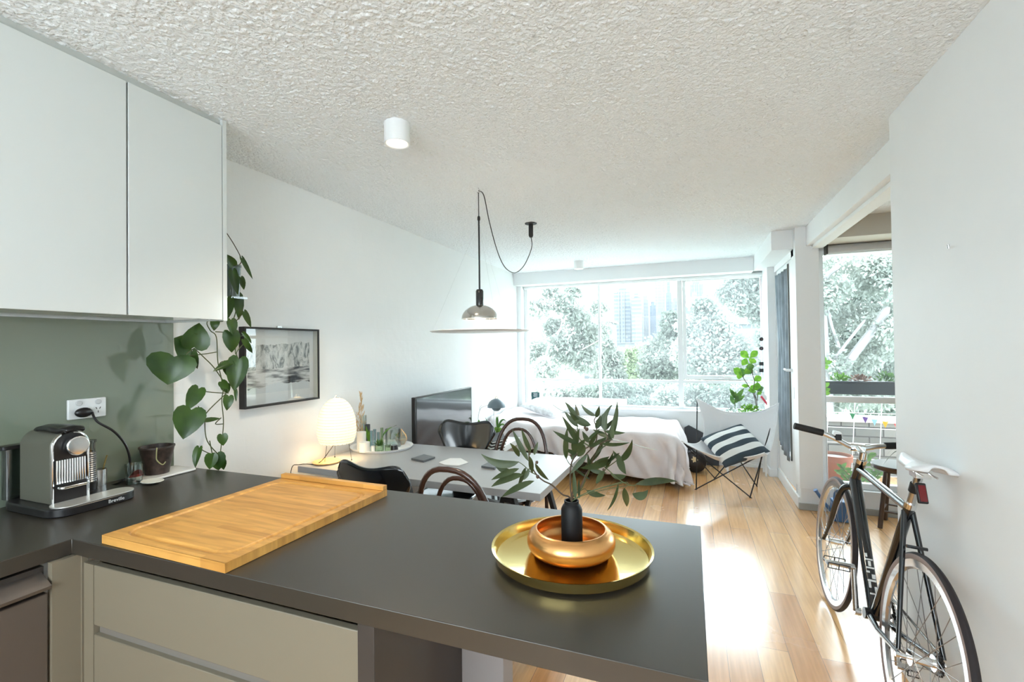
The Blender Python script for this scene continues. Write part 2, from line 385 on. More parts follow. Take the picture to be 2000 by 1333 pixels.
# window 1
w1 = struct(thing('window_1', '', '')); del w1['label'], w1['category']; w1.location = (0, 6.1, .6)
bar_frame([(-2.13, -2.085, .60, 2.27), (.80, .845, .60, 2.27), (-2.085, .80, .60, .64), (-2.085, .80, 2.205, 2.27),
           (-.15, -.092, .64, 2.205), (-2.085, -.15, .935, .968), (-.092, .80, .935, .968), (-1.122, -1.092, .968, 2.205), (-1.122, -1.092, .64, .935)], 6.07, 6.13).build('window_frame', METW, w1, bevel=.003)
MB().box(-2.13, .80, 5.935, 6.07, .60, .618).build('window_sill', METW, w1, bevel=.003)
sash = bar_frame([(-.088, -.05, .985, 2.205), (.755, .798, .985, 2.205), (-.05, .755, .985, 1.03), (-.05, .755, 2.17, 2.205)], 6.055, 6.11).build('sash', METW, w1, bevel=.003)
h_ = MB().box(.30, .44, 6.04, 6.055, .992, 1.012).tube([(.36, 6.045, 1.005), (.345, 6.03, 1.03), (.37, 6.02, 1.04)], .008)
h_.build('handle', STEEL, sash)
for k, (a, b_, c, d, mm) in enumerate([(-2.085, -1.122, .968, 2.205, GLASSW), (-1.092, -.15, .968, 2.205, GLASSW), (-.05, .755, 1.03, 2.17, GLASSD),
                                  (-2.085, -1.122, .64, .935, GLASSW), (-1.092, -.15, .64, .935, GLASSD), (-.092, .80, .64, .935, GLASSD)]):
    MB().box(a, b_, 6.095, 6.101, c, d).build('pane', mm, w1)
# window 2
w2 = struct(thing('window_2', '', '')); del w2['label'], w2['category']; w2.location = (1.0, 4.68, .2)
bar_frame([(1.0, 1.058, .185, 2.22), (2.55, 2.6, .185, 2.22), (1.058, 2.55, .185, .235), (1.058, 2.55, 2.15, 2.22), (1.058, 2.55, .90, .95)], 4.655, 4.71).build('window_frame', METW, w2, bevel=.003)
for z0, z1 in ((.235, .90), (.95, 2.15)): MB().box(1.058, 2.55, 4.68, 4.686, z0, z1).build('pane', GLASSW, w2)
# door 1: glazed terrace door with a hanging curtain
d1 = struct(thing('door_1', '', '')); del d1['label'], d1['category']; d1.location = (.85, 5.1, 0)
def yz(bars, x0, x1):
    m_ = MB()
    for (y0, y1, z0, z1) in bars: m_.box(x0, x1, y0, y1, z0, z1)
    return m_
yz([(4.70, 4.725, 0, 2.20), (5.575, 5.60, 0, 2.20), (4.725, 5.575, 2.175, 2.20)], .836, .90).build('door_frame', METW, d1, bevel=.003)
yz([(4.735, 4.95, .105, 2.17), (5.53, 5.57, .105, 2.17), (4.95, 5.53, .105, .35), (4.95, 5.53, 2.115, 2.17)], .846, .885).build('door_leaf', METW, d1, bevel=.003)
MB().box(.862, .868, 4.95, 5.53, .35, 2.115).build('pane', GLASSW, d1)
yz([(4.90, 4.912, .33, 2.13), (4.915, 4.93, .33, 2.13)], .836, .848).build('seal', mat('dark_rubber', (.10, .10, .09), .6), d1)
kn = MB().tube([(.846, 4.83, 1.16), (.80, 4.83, 1.16)], .012).tube([(.80, 4.83, 1.16), (.80, 4.93, 1.165)], .010)
kn.build('door_handle', METW, d1)
MB().box(.826, .846, 4.665, 4.70, .92, 1.02).build('latch', METW, d1, bevel=.003)

def curt(u, v):
    z = 2.10-v*1.80; y = 4.955+u*.57-(.12*max(0, v-.75)*(u-.5)) - .05*math.sin(v*5)*(1-u)
    return (.838+.012*math.sin(u*26+v*3)+.006*math.sin(v*9+u*5), y, z + (.10*u if v > .9 else 0)*((v-.9)*10))
tag(MB().grid(curt, 60, 30).build('door_curtain', CURT, None, solid=.002), 'dark slate curtain hanging over the glass of the terrace door', 'curtain')

# roller blinds
r_ = thing('roller_blind', 'white roller blind rolled up above the wide bedroom window', 'blind', (0, 6.04, 2.2))
MB().tube([(-2.12, 6.045, 2.205), (.815, 6.045, 2.205)], .026, 16).build('roll', METW, r_)
MB().box(.805, .83, 6.0, 6.07, 2.16, 2.245).build('bracket', STEEL, r_, bevel=.003)
r_ = thing('roller_blind', 'grey roller blind rolled up above the terrace window', 'blind', (1.3, 4.6, 2.19))
MB().tube([(1.075, 4.60, 2.185), (2.5, 4.60, 2.185)], .033, 16).build('roll', BLIND, r_)
MB().box(1.062, 1.075, 4.56, 4.64, 2.14, 2.225).build('bracket', DARKP, r_, bevel=.002)
MB().box(1.08, 2.5, 4.622, 4.63, 2.145, 2.17).build('bottom_rail', METW, r_)

# ================================================================ kitchen
def cabinet(y0, y1, lab, nm='wall_cabinet'):
    c = thing(nm, lab, 'cabinet', (-2.0, (y0+y1)/2, 1.54), 'white wall cabinets')
    MB().box(LX, -1.85, y0+.002, y1-.002, 1.532, 2.345).build('body', LACQ, c)
    MB().box(-1.85, -1.83, y0+.002, y1-.002, 1.528, 2.348).build('door', LACQ, c, bevel=.0015)
    return c
cabinet(.446, 1.046, 'large glossy white wall cabinet at the left edge of the photo')
cabinet(1.048, 1.403, 'narrow glossy white wall cabinet nearest the trailing plant')
cabinet(-.154, .444, 'glossy white wall cabinet beyond the left edge of the photo')
tag(MB().box(LX, -1.83, 1.404, 1.422, 1.526, 2.375).build('end_panel', LACQ), 'thin white end panel closing the wall cabinets beside the hanging pot', 'panel')
tag(MB().box(LX, -1.845, -.6, 1.404, 2.349, 2.377).build('filler_strip', mat('grey_filler', (.5, .51, .48), .5)), 'pale grey filler strip between wall cabinets and ceiling', 'trim')
tag(MB().box(LX+.0006, LX+.008, -1.0, 1.432, CT+.0005, 1.526).build('splashback', SPLASH), 'glossy sage green glass splashback behind the coffee machine', 'splashback')

# worktop: L shape
wt = MB().prism([(LX+.008, -1.0), (-1.62, -1.0), (-1.62, .787), (.017, .787), (.017, 1.452), (LX, 1.452), (LX, 1.433), (LX+.008, 1.433)], CT-.042, CT)
tag(wt.build('worktop', COUNTER, bevel=.0015), 'dark grey stone worktop running from the wall out into the peninsula', 'worktop')
# drawer unit under the peninsula
du = thing('drawer_cabinet', 'shade-darkened white drawer unit under the peninsula worktop', 'cabinet', (-1.1, 1.0, 0))
MB().box(-1.595, -.655, .822, 1.38, .10, .80).box(-1.595, -1.552, .802, .822, .10, .812).build('body', SHADEDW, du)
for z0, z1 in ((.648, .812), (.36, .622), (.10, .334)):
    MB().box(-1.550, -.657, .802, .821, z0, z1).build('drawer_front', SHADEDW, du, bevel=.002)
MB().box(-1.548, -.66, .815, .83, .62, .65).build('finger_groove', mat('groove', (.20, .18, .16), .5), du)
MB().box(-1.6, -.655, .86, 1.36, 0, .10).build('plinth', DARKP, du)
tag(MB().box(-.653, -.612, .795, 1.44, 0, CT-.042).build('side_panel', DARKP, bevel=.001), 'dark upright panel holding the peninsula beside the shade-darkened white drawers', 'panel')
tag(MB().box(-.612, -.487, 1.18, 1.25, 0, CT-.042).build('support_panel', GREYP, bevel=.001), 'grey support panel set back under the open end of the peninsula', 'panel')
tag(MB().box(-1.625, -1.605, .737, .802, .10, .836).box(-1.66, -1.60, .80, .815, .10, .836).build('corner_filler', SHADEDW), 'shade-darkened white corner filler between the dishwasher and the drawers', 'panel')
dw = thing('dishwasher', 'dark steel dishwasher under the left worktop', 'dishwasher', (-1.9, .43, 0))
MB().box(-2.18, -1.64, .137, .735, .02, .825).build('body', DARKP, dw)
MB().box(-1.64, -1.612, .137, .732, .10, .76).build('door', APPL, dw, bevel=.003)
MB().prism([(0, 0), (.045, .012), (.05, .022), (.0, .05)], .14, .73, Matrix(((1, 0, 0, -1.640), (0, 0, 1, 0), (0, 1, 0, .762), (0, 0, 0, 1)))).build('handle', APPL, dw)
MB().box(-2.15, -1.70, .14, .73, 0, .02).build('plinth', DARKP, dw)
tag(MB().box(-2.18, -1.612, -1.0, .133, .0, .836).build('base_cabinet', SHADEDW, bevel=.002), 'shade-darkened white base cabinet beyond the left edge of the photo', 'cabinet')

# power outlet and cord
po = thing('power_outlet', 'white double power outlet on the sage glass splashback', 'outlet', (LX+.008, 1.105, 1.185))
MB().box(LX+.008, LX+.020, 1.043, 1.165, 1.147, 1.222).build('plate', WPLAST, po, bevel=.003)
for yy in (1.075, 1.137):
    MB().lathe([(.010, 0), (.010, .004), (.008, .006), (0, .006)], n=20, M_=frame_M((LX+.020, yy, 1.207), (0, 1, 0), (0, 0, 1))).build('switch', mat('outlet_grey', (.6, .6, .6), .4), po)
MB().lathe([(.017, 0), (.017, .0015), (0, .0015)], n=24, M_=frame_M((LX+.020, 1.137, 1.176), (0, 1, 0), (0, 0, 1))).build('socket', WPLAST, po)
sl = MB()
for dy, dz, an in ((-.006, .006, 25), (.006, .006, -25), (0, -.008, 0)):
    sl.obox(Matrix.Translation((LX+.022, 1.137+dy, 1.176+dz)) @ Matrix.Rotation(R(an), 4, 'X'), .001, .0022, .008)
sl.build('slots', BLACK, po)
PLUG = MB().ball((LX+.036, 1.083, 1.172), .021, 16, sx=.7, sy=1.35, sz=.9).box(LX+.021, LX+.034, 1.072, 1.094, 1.160, 1.184)
cp = smooth([(LX+.045, 1.105, 1.17), at(190, 824, 'X', -2.12), at(222, 843, 'X', -2.10), at(244, 868, 'X', -2.09), at(253, 895, 'X', -2.09), at(252, 925, 'X', -2.10), at(240, 940, 'Z', CT+.006), at(215, 950, 'Z', CT+.006)], 8)
CABLE = MB().tube(cp, .0042, 8)

# ---- coffee machine (front faces +X, long drip tray runs along +Y)
cm = thing('coffee_machine', 'black and chrome capsule coffee machine on a black base', 'coffee machine', (-2.03, .96, CT))
pcd = CABLE.build('power_cord', BLACK, cm); PLUG.build('plug', BLACK, pcd, bevel=.002)
def stad(x0, x1, y0, y1, r, n=8):
    out = []
    for cx_, cy_, a0 in ((x1-r, y1-r, 0), (x0+r, y1-r, 90), (x0+r, y0+r, 180), (x1-r, y0+r, 270)):
        for k in range(n+1):
            a = R(a0+90*k/n); out.append((cx_+r*math.cos(a), cy_+r*math.sin(a)))
    return out
MB().prism(stad(-2.165, -1.845, .852, 1.10, .06), CT, CT+.028).build('base', BLACK, cm, bevel=.004)
MB().prism(stad(-1.935, -1.853, .868, 1.094, .035), CT+.028, CT+.031).build('drip_tray', mat('tray_steel', (.72, .70, .66), .35, .6, bump=(300, .1, .002)), cm)
bx0, bx1, by0, by1 = -2.115, -1.935, .885, .987
def arch(y0, y1, z0, zt, n=10, r=None):
    r = r or (y1-y0)/2; out = [(y0, z0), (y1, z0)]
    for k in range(n+1):
        a = math.pi/2*k/n; out.append((y1-r+r*math.cos(a), zt-r+r*math.sin(a)))
    for k in range(n+1):
        a = math.pi/2+math.pi/2*k/n; out.append((y0+r+r*math.cos(a), zt-r+r*math.sin(a)))
    return out
YZX = Matrix(((0, 0, 1, 0), (1, 0, 0, 0), (0, 1, 0, 0), (0, 0, 0, 1)))
MB().prism(arch(by0, by1, CT+.028, 1.138, r=.046), bx0, bx1-.004, YZX).build('body', mat('machine_shell', (.15, .145, .115), .3, .3), cm, bevel=.003)
MB().prism(arch(by0+.006, by1-.006, CT+.031, 1.132, r=.042), bx1-.004, bx1+.0005, YZX).build('front_panel', BLACK, cm)
ar = [(bx1+.002, y_, z_) for y_, z_ in arch(by0+.003, by1-.003, CT+.031, 1.135, r=.043)]
MB().tube(ar[1:]+[ar[0]], .0035, 8).build('chrome_rim', CHROME, cm)
gr_ = MB()
for k in range(12): gr_.tube([(bx1+.006, by0+.013+k*.0068, .972), (bx1+.006, by0+.013+k*.0068, 1.048)], .0026, 8)
gr_.build('grille', CHROME, cm)
MB().prism([(.012*0+.032*math.cos(a)*(1), .030*math.sin(a) if math.sin(a) > 0 else -.034*abs(math.sin(a))**1.0*(1-.0*a)) for a in [2*math.pi*k/28 for k in range(28)]], .0, .028, frame_M((bx1+.002, .945, 1.092), (0, 1, 0), (0, 0, 1))).build('brew_head', CHROME, cm, bevel=.004)
MB().prism(stad(bx1-.0, bx1+.035, by0+.010, by1-.008, .015), .957, .965).build('cup_shelf', CHROME, cm, bevel=.002)
lv = smooth([(bx0+.02, .937, 1.136), (bx0+.05, .937, 1.148), (-2.0, .937, 1.151), (-1.95, .937, 1.146), (-1.925, .937, 1.151), (-1.905, .937, 1.144)], 4)
MB().grid(lambda u, v: lv[min(int(u*20), 19)]+Vector((0, (v-.5)*.068*(1-.35*abs(u-.5)*2), -.010*abs(v-.5))), 20, 6).build('lever', BLACK, cm, solid=.014)
MB().prism(stad(-2.178, -2.142, .862, .925, .012), CT+.028, 1.075).build('water_tank', SMOKE, cm)
MB().prism(stad(-2.182, -2.14, .852, .93, .012), 1.075, 1.088).build('tank_lid', BLACK, cm, bevel=.002)
MB().lathe([(.024, CT+.028), (.024, .935), (.020, .937)], (-2.02, 1.03, 0), 24).build('frother_base', BLACK, cm)
fr_ = [(.022, .937)]
for k in range(14): fr_ += [(.0225, .94+k*.0075), (.0195, .9437+k*.0075)]
MB().lathe(fr_+[(.021, 1.045)], (-2.02, 1.03, 0), 24).build('frother_jug', mat('ribbed_steel', (.35, .36, .38), .25, 1), cm)
MB().lathe([(.018, 1.045), (.018, 1.075), (.022, 1.077), (.022, 1.085), (0, 1.088)], (-2.02, 1.03, 0), 24).build('frother_lid', SMOKE, cm)
text_mesh('maker_name', 'Breville', .016, frame_M((-1.8445, 1.02, CT+.014), (0, 1, 0), (0, 0, 1)), mat('logo_silver', (.6, .6, .62), .3), cm)

def lathe_thing(name, lab, cat, prof, c, m, group=None, n=40, part='body'):
    o = MB().lathe(prof, c, n)
    ob = o.build(name, m); return tag(ob, lab, cat, group)
cu = thing('steel_cup', 'small brushed steel cup with a spoon standing behind the coffee machine', 'cup', (-2.10, 1.10, CT+.0))
MB().lathe([(.0, CT+.0285), (.024, CT+.0285), (.025, CT+.088), (.023, CT+.088), (.022, CT+.034), (0, CT+.034)], (-2.05, 1.075, 0), 28).build('cup', STEEL, cu)
MB().tube([(-2.05, 1.078, CT+.04), (-2.045, 1.10, CT+.135)], [.002, .0028], 6).build('spoon', BRASS, cu)
g_ = thing('drinking_glass', 'small clear drinking glass with red patches near the coffee machine', 'glass', at(262, 945, 'Z', CT))
gx, gy = g_.location.x, g_.location.y
MB().lathe([(0, CT+.001), (.026, CT+.001), (.030, CT+.078), (.0285, CT+.078), (.0245, CT+.008), (0, CT+.008)], (gx, gy, 0), 32).build('glass_wall', GLASSC, g_)
MB().grid(lambda u, v: (gx+.0290*math.cos(u*2.2-1.2), gy+.0290*math.sin(u*2.2-1.2), CT+.03+v*.028*math.sin(u*3.1)), 12, 4).build('red_print', GLASSR, g_)
s0 = at(287, 946, 'Z', CT)
tag(MB().lathe([(0, CT+.001), (.022, CT+.001), (.044, CT+.010), (.042, CT+.012), (.02, CT+.004), (0, CT+.004)], (s0.x+.012, s0.y+.012, 0), 36, sy=.8).build('saucer', mat('pale_ceramic', (.76, .77, .70), .3)), 'small pale oval dish beside the drinking glass', 'dish')
tr_ = MB().prism(stad(-2.165, -2.02, 1.225, 1.425, .012), CT+.001, CT+.010); tr_.build
tag(tr_.build('ceramic_tray', mat('white_ceramic', (.80, .80, .78), .25), bevel=.003), 'white rectangular dish under the dark plant pot', 'dish')
pp = thing('plant_pot', 'dark cracked plant pot with a dried stem on the white dish', 'pot', (-2.10, 1.31, CT+.01))
MB().lathe([(0, CT+.0105), (.042, CT+.0105), (.060, CT+.115), (.063, CT+.118), (.063, CT+.124), (.055, CT+.124), (.052, CT+.10), (0, CT+.10)], (-2.10, 1.31, 0), 32).build('pot', mat('dark_pot', (.05, .032, .026), .45, noise=(50, .5)), pp)
MB().lathe([(0, CT+.101), (.05, CT+.101), (.0, CT+.108)], (-2.10, 1.31, 0), 24).build('soil', SOIL, pp)
MB().tube(smooth([(-2.07, 1.29, CT+.105), (-2.045, 1.275, CT+.125), (-2.04, 1.27, CT+.10), (-2.045, 1.275, CT+.075), (-2.035, 1.29, CT+.055), (-2.03, 1.30, CT+.065)], 5), .0022, 6).build('dried_stem', mat('dry_stem', (.35, .33, .16), .7), pp)

# chopping board
cb = thing('chopping_board', 'bamboo chopping board with a juice groove lying on the worktop', 'chopping board', (-1.25, 1.09, CT))
cb.rotation_euler = (0, 0, R(-1.2))
a0, a1, b0, b1 = -.245, .235, -.30, .305
def board(u, v):
    u = u; v = v
    x = a0+(a1-a0)*u; y = b0+(b1-b0)*v; d = min(x-(a0+.035), (a1-.035)-x, y-(b0+.035), (b1-.06)-y)
    cr = .05; qx = max(0, abs(x-(a0+a1)/2)-((a1-a0)/2-.035-cr)); qy = max(0, abs(y-(b0+b1-.025)/2)-((b1-b0-.025)/2-.035-cr))
    if qx > 0 and qy > 0: d = cr-math.hypot(qx, qy)
    g = -.007*max(0, 1-(abs(d)/.0085)**2)
    return (x, y, .024+g)
_l = cb.location.copy(); _r = cb.rotation_euler.copy(); cb.location = (0, 0, 0); cb.rotation_euler = (0, 0, 0)
bd = MB().grid(board, 200, 240)
bd.build('top', BAMBOO, cb, angle=60)
MB().box(a0, a1, b0, b1, .001, .019).box(a0, a0+.001, b0, b1, .018, .024).box(a1-.001, a1, b0, b1, .018, .024).box(a0, a1, b0, b0+.001, .018, .024).box(a0, a1, b1-.001, b1, .018, .024).build('base_layer', BAMBOO, cb)
MB().box(a0, a1, b1-.022, b1, .0245, .040).build('lip', BAMBOO, cb, bevel=.0015)
cb.location = _l; cb.rotation_euler = _r; cb.location.z = CT

# brass tray, bowl, vase
TC = Vector((-.283, 1.132, 0))
tag(MB().lathe([(0, CT+.001), (.172, CT+.001), (.186, CT+.008), (.193, CT+.032), (.1955, CT+.033), (.190, CT+.031), (.183, CT+.010), (.170, CT+.0045), (0, CT+.0045)], TC, 96).build('brass_tray', BRASS), 'round brass tray on the peninsula worktop', 'tray')
BC = Vector((-.288, 1.150, 0)); zb = CT+.005
tag(MB().lathe([(0, zb), (.05, zb)]+[(.078+.031*math.cos(R(a)), zb+.031+.031*math.sin(R(a))) for a in range(-80, 66, 8)]+[(.0885, zb+.0625), (.0845, zb+.0615)]+[(.078+.026*math.cos(R(a)), zb+.031+.027*math.sin(R(a))) for a in range(55, -80, -9)]+[(.05, zb+.005), (0, zb+.005)], BC, 80).build('copper_bowl', COPPER, angle=80), 'rounded copper coloured bowl on the brass tray', 'bowl')
VC = Vector((-.287, 1.158, 0)); zv = zb+.0075
tag(MB().lathe([(0, zv), (.025, zv), (.0265, zv+.004), (.0265, zv+.098), (.022, zv+.108), (.0185, zv+.112), (.0185, zv+.120), (.0155, zv+.120), (.0155, zv+.108), (.020, zv+.098), (.02, zv+.01), (0, zv+.01)], VC, 40).build('bottle_vase', mat('vase_black', (.006, .006, .007), .5, spec=.3)), 'black bottle vase standing in the copper bowl', 'vase')

# ================================================================ leaves
def heart_leaf(mb, base, tip, w, nrm, curl=.12, n=7):
    """heart shaped leaf from base to tip, w = full width, nrm = facing"""
    base, tip = Vector(base), Vector(tip); ax = tip-base; L = ax.length; ax.normalize()
    nrm = Vector(nrm); nrm = (nrm-ax*nrm.dot(ax)).normalized(); sd = ax.cross(nrm)
    prof = [(-.10, .22), (-.12, .55), (-.02, .86), (.18, 1.0), (.42, .93), (.66, .66), (.85, .33), (1.0, 0)]
    vs = []; fs = []
    m_ = [(0, 0), (.0, 0), (.06, 0), (.2, 0), (.42, 0), (.66, 0), (.85, 0), (1, 0)]
    for i, (t, hw) in enumerate(prof):
        for k in (-1, -.5, 0, .5, 1):
            tt = m_[i][0]+(t-m_[i][0])*abs(k)
            bend = -curl*L*(tt-.4)**2 - .10*w*k*k*0 + .16*w*abs(k)*hw
            vs.append(base+ax*(tt*L)+sd*(k*hw*w/2)+nrm*bend)
    for i in range(len(prof)-1):
        for k in range(4): fs.append((i*5+k, i*5+k+1, (i+1)*5+k+1, (i+1)*5+k))
    mb.add(vs, fs)
def lance_leaf(mb, base, tip, w, nrm, bow=(0, 0, 0), n=9, fold=.18, peak=.42):
    base, tip, nrm, bow = Vector(base), Vector(tip), Vector(nrm), Vector(bow)
    ax = (tip-base).normalized(); vs = []; fs = []
    for i in range(n+1):
        t = i/n; c = base.lerp(tip, t)+bow*(4*t*(1-t))
        tg = ((tip-base)+bow*(4*(1-2*t))).normalized(); sd = tg.cross(nrm).normalized(); nn = sd.cross(tg)
        h = w/2*max(.02, math.sin(math.pi*t**(math.log(.5)/math.log(peak)))**.85) if 0 < t < 1 else w*.02
        for k in (-1, -.5, 0, .5, 1): vs.append(c+sd*(k*h)+nn*(abs(k)*h*fold))
    for i in range(n):
        for k in range(4): fs.append((i*5+k, i*5+k+1, (i+1)*5+k+1, (i+1)*5+k))
    mb.add(vs, fs)

# ---- trailing plant on the left wall
TPX = -2.03
def zt(u, v, x=TPX): return at(250+u/2.665, 430+v/2.665, 'X', x)
tp = thing('trailing_plant', 'heart leaved plant trailing from a grey pot on the wall beside the cabinets', 'plant', (TPX, 1.6, 1.75))
pc0 = zt(560, 240); pr = .036
MB().lathe([(0, 1.655), (pr*.86, 1.655), (pr, 1.795), (pr*1.05, 1.797), (pr*1.05, 1.806), (pr*.94, 1.806), (pr*.9, 1.78), (0, 1.78)], (TPX, 1.605, 0), 32).build('pot', mat('slate_pot', (.10, .14, .13), .2, coat=.6), tp)
MB().lathe([(0, 1.781), (pr*.9, 1.781), (0, 1.79)], (TPX, 1.605, 0), 20).build('soil', SOIL, tp)
MB().box(LX+.001, TPX+.045, 1.563, 1.648, 1.644, 1.654).box(LX+.001, LX+.006, 1.58, 1.63, 1.59, 1.655).build('bracket', glass('acrylic', (.9, .93, .93), .1), tp)
tl = [(240, 712, 205, 858, 165, 0), (332, 668, 240, 615, 118, .01), (345, 662, 372, 535, 100, .03), (572, 392, 580, 522, 44, .02), (545, 265, 572, 392, 38, .05), (588, 300, 606, 366, 27, .05),
      (548, 236, 512, 178, 40, .05), (594, 200, 650, 310, 20, .04), (517, 405, 520, 515, 54, .03), (455, 522, 447, 577, 36, .03), (537, 520, 548, 602, 44, .03), (530, 582, 543, 692, 74, .02),
      (605, 478, 642, 562, 27, .02), (602, 590, 648, 645, 20, .03), (605, 626, 650, 697, 27, .03), (578, 725, 550, 892, 88, .04), (532, 742, 443, 787, 32, .02), (522, 740, 538, 832, 52, .01),
      (485, 842, 522, 882, 36, .03), (560, 885, 563, 947, 15, .03), (525, 918, 514, 993, 42, .02), (368, 878, 306, 992, 62, .03), (330, 988, 287, 1142, 112, .04), (402, 1046, 482, 1032, 24, .02),
      (490, 1118, 496, 1177, 42, .02), (368, 1186, 345, 1292, 34, .02), (437, 1222, 424, 1300, 50, .04), (462, 1218, 472, 1306, 62, .05), (492, 1250, 498, 1302, 30, .03), (336, 684, 362, 778, 30, .01), (505, 855, 520, 905, 40, .0)]
rl = random.Random(3)
for (u0, v0, u1, v1, w, dx) in tl:
    a = zt(u0, v0, TPX+dx); b_ = zt(u1, v1, TPX+dx+rl.uniform(-.012, .012)); m_ = MB()
    wd = w/2.665/FPX*2.45*1.06
    nr = (EYE-a).normalized()+Vector((rl.uniform(-.35, .35), rl.uniform(-.25, .25), rl.uniform(0, .5)))
    heart_leaf(m_, a, b_, wd, nr, curl=rl.uniform(.05, .3)); m_.build('leaf', HEARTL, tp)
vines = [[(560, 240), (572, 390), (560, 480), (545, 540), (555, 620), (560, 700)], [(515, 240), (500, 400), (505, 520), (415, 528), (428, 575), (460, 610), (468, 740), (495, 870), (488, 940), (497, 1060), (482, 1200), (475, 1225)],
         [(345, 668), (400, 720), (450, 772), (515, 870), (520, 905)], [(345, 668), (300, 705), (380, 700), (460, 688)], [(515, 900), (410, 1003), (400, 1055), (412, 1150), (470, 1222)], [(370, 888), (440, 898), (512, 902)],
         [(368, 1188), (405, 1208), (440, 1222)], [(540, 740), (490, 738), (470, 760)], [(605, 478), (560, 530)], [(605, 600), (560, 615)], [(605, 640), (565, 690), (575, 725)], [(455, 582), (510, 585)], [(366, 970), (380, 1000), (410, 1003)], [(485, 1030), (455, 1062), (498, 1062)], [(440, 1225), (425, 1150)]]
for q in vines:
    pts = smooth([zt(u, v, TPX+.012) for u, v in q], 5); MB().tube(pts, .0022, 6).build('vine', STEMG, tp)
MB().tube(smooth([zt(508, 60, TPX+.02), zt(552, 128, TPX+.02), zt(590, 205, TPX+.02), zt(575, 240, TPX)], 5), .002, 6).build('stake', STEMB, tp)

# ---- eucalyptus branches in the black vase
VD = (VC+Vector((0, 0, zv+.12))-EYE).dot(Fw)
def ze(u, v, off=0):
    d = VD+.05*math.sin(u*.011)+.04*math.sin(v*.013+1)-.045+off
    d = d if v < 640 else VD
    return deep(900+u/3.03, 760+v/3.03, d)
eu = thing('eucalyptus_branches', 'dark green eucalyptus branches standing in the black bottle vase', 'branches', (VC.x, VC.y, zv+.11))
top = VC+Vector((0, 0, zv+.118)); bot = VC+Vector((0, 0, zv+.03))
stems = [([(648, 560), (652, 450), (690, 385), (760, 340), (800, 310), (805, 240), (790, 190), (800, 165)], .0024), ([(700, 600), (740, 510), (762, 470), (790, 400), (830, 325), (900, 300)], .0022),
         ([(600, 625), (540, 570), (490, 545), (450, 510), (425, 470), (405, 420), (405, 390)], .0024), ([(715, 590), (745, 520), (800, 430), (860, 470), (900, 505), (960, 552), (1015, 572), (1040, 566)], .0018),
         ([(672, 560), (670, 480), (735, 395), (790, 340), (840, 318), (870, 290), (850, 250)], .0022), ([(780, 350), (730, 320), (700, 290), (690, 230), (690, 180)], .0018), ([(450, 510), (410, 490), (380, 460), (345, 435), (320, 430)], .0014),
         ([(660, 460), (640, 440), (625, 415)], .0012), ([(965, 555), (972, 585)], .0010), ([(1000, 572), (1020, 620)], .0010), ([(935, 555), (930, 565)], .001), ([(860, 470), (845, 500), (835, 530)], .0012), ([(725, 595), (745, 602)], .001), ([(860, 470), (930, 420), (960, 395)], .0014), ([(405, 420), (395, 330), (385, 300)], .0010)]
for q, r0 in stems:
    p = [ze(u, v) for u, v in q]
    if q[0][1] > 550: p = [bot, top+(p[0]-top)*.02]+p
    pts = smooth(p, 5); MB().tube(pts, [r0*(1-.5*i/len(pts)) for i in range(len(pts))], 6).build('stem', STEMB if r0 > .002 else STEMG, eu)
el = [(345, 432, 120, 385, 34, .25), (345, 402, 290, 320, 20, -.2), (402, 430, 305, 240, 22, 0), (415, 375, 358, 236, 20, 0), (435, 392, 458, 312, 15, .1), (345, 472, 180, 540, 26, -.1), (305, 490, 200, 450, 26, .1), (372, 508, 180, 580, 34, -.15),
      (435, 545, 240, 643, 28, -.12), (440, 440, 522, 540, 20, -.1), (385, 465, 338, 570, 24, .05), (408, 400, 425, 500, 22, 0), (705, 215, 615, 75, 24, -.1), (700, 180, 678, 92, 16, 0), (770, 215, 640, 140, 34, .1), (800, 160, 712, 92, 18, .12),
      (852, 250, 898, 92, 22, .28), (850, 345, 926, 72, 28, -.14), (692, 320, 600, 162, 25, -.05), (625, 418, 632, 225, 24, .08), (692, 325, 545, 248, 22, 0), (668, 375, 702, 235, 30, .1), (685, 380, 742, 295, 26, .2), (752, 300, 822, 235, 15, 0),
      (840, 318, 735, 455, 24, .1), (825, 322, 1000, 318, 15, -.06), (935, 425, 1015, 300, 26, -.25), (900, 412, 705, 468, 32, .08), (930, 385, 978, 505, 32, -.1), (940, 420, 900, 365, 16, 0), (978, 515, 885, 500, 24, .2), (848, 482, 800, 562, 25, -.05),
      (750, 388, 648, 505, 22, -.05), (662, 460, 768, 538, 11, 0), (932, 558, 865, 722, 14, .12), (968, 585, 982, 697, 30, .05), (1015, 620, 1108, 597, 34, -.42), (1035, 565, 1278, 547, 34, .12), (744, 601, 856, 631, 26, -.1), (678, 655, 668, 478, 20, 0), (702, 650, 700, 530, 13, .05),
      (655, 420, 700, 300, 24, .1), (730, 330, 690, 400, 30, .1), (760, 320, 720, 250, 22, 0), (800, 430, 880, 400, 22, -.1), (870, 440, 940, 380, 24, .1), (400, 350, 395, 300, 8, 0), (405, 470, 372, 540, 18, 0), (720, 200, 650, 140, 20, .15), (960, 470, 930, 400, 20, .1)]
re = random.Random(11)
for k in range(22):
    q, _r = stems[re.choice([0, 1, 2, 4, 5, 3])]; i = re.randrange(2, len(q)); u, v = q[i][0]+re.uniform(-6, 6), q[i][1]+re.uniform(-6, 6); a_ = re.uniform(-2.9, .3); l_ = re.uniform(70, 125)
    if v > 560: continue
    el.append((u, v, u+l_*math.cos(a_), v+l_*math.sin(a_), re.uniform(16, 24), re.uniform(-.15, .15)))
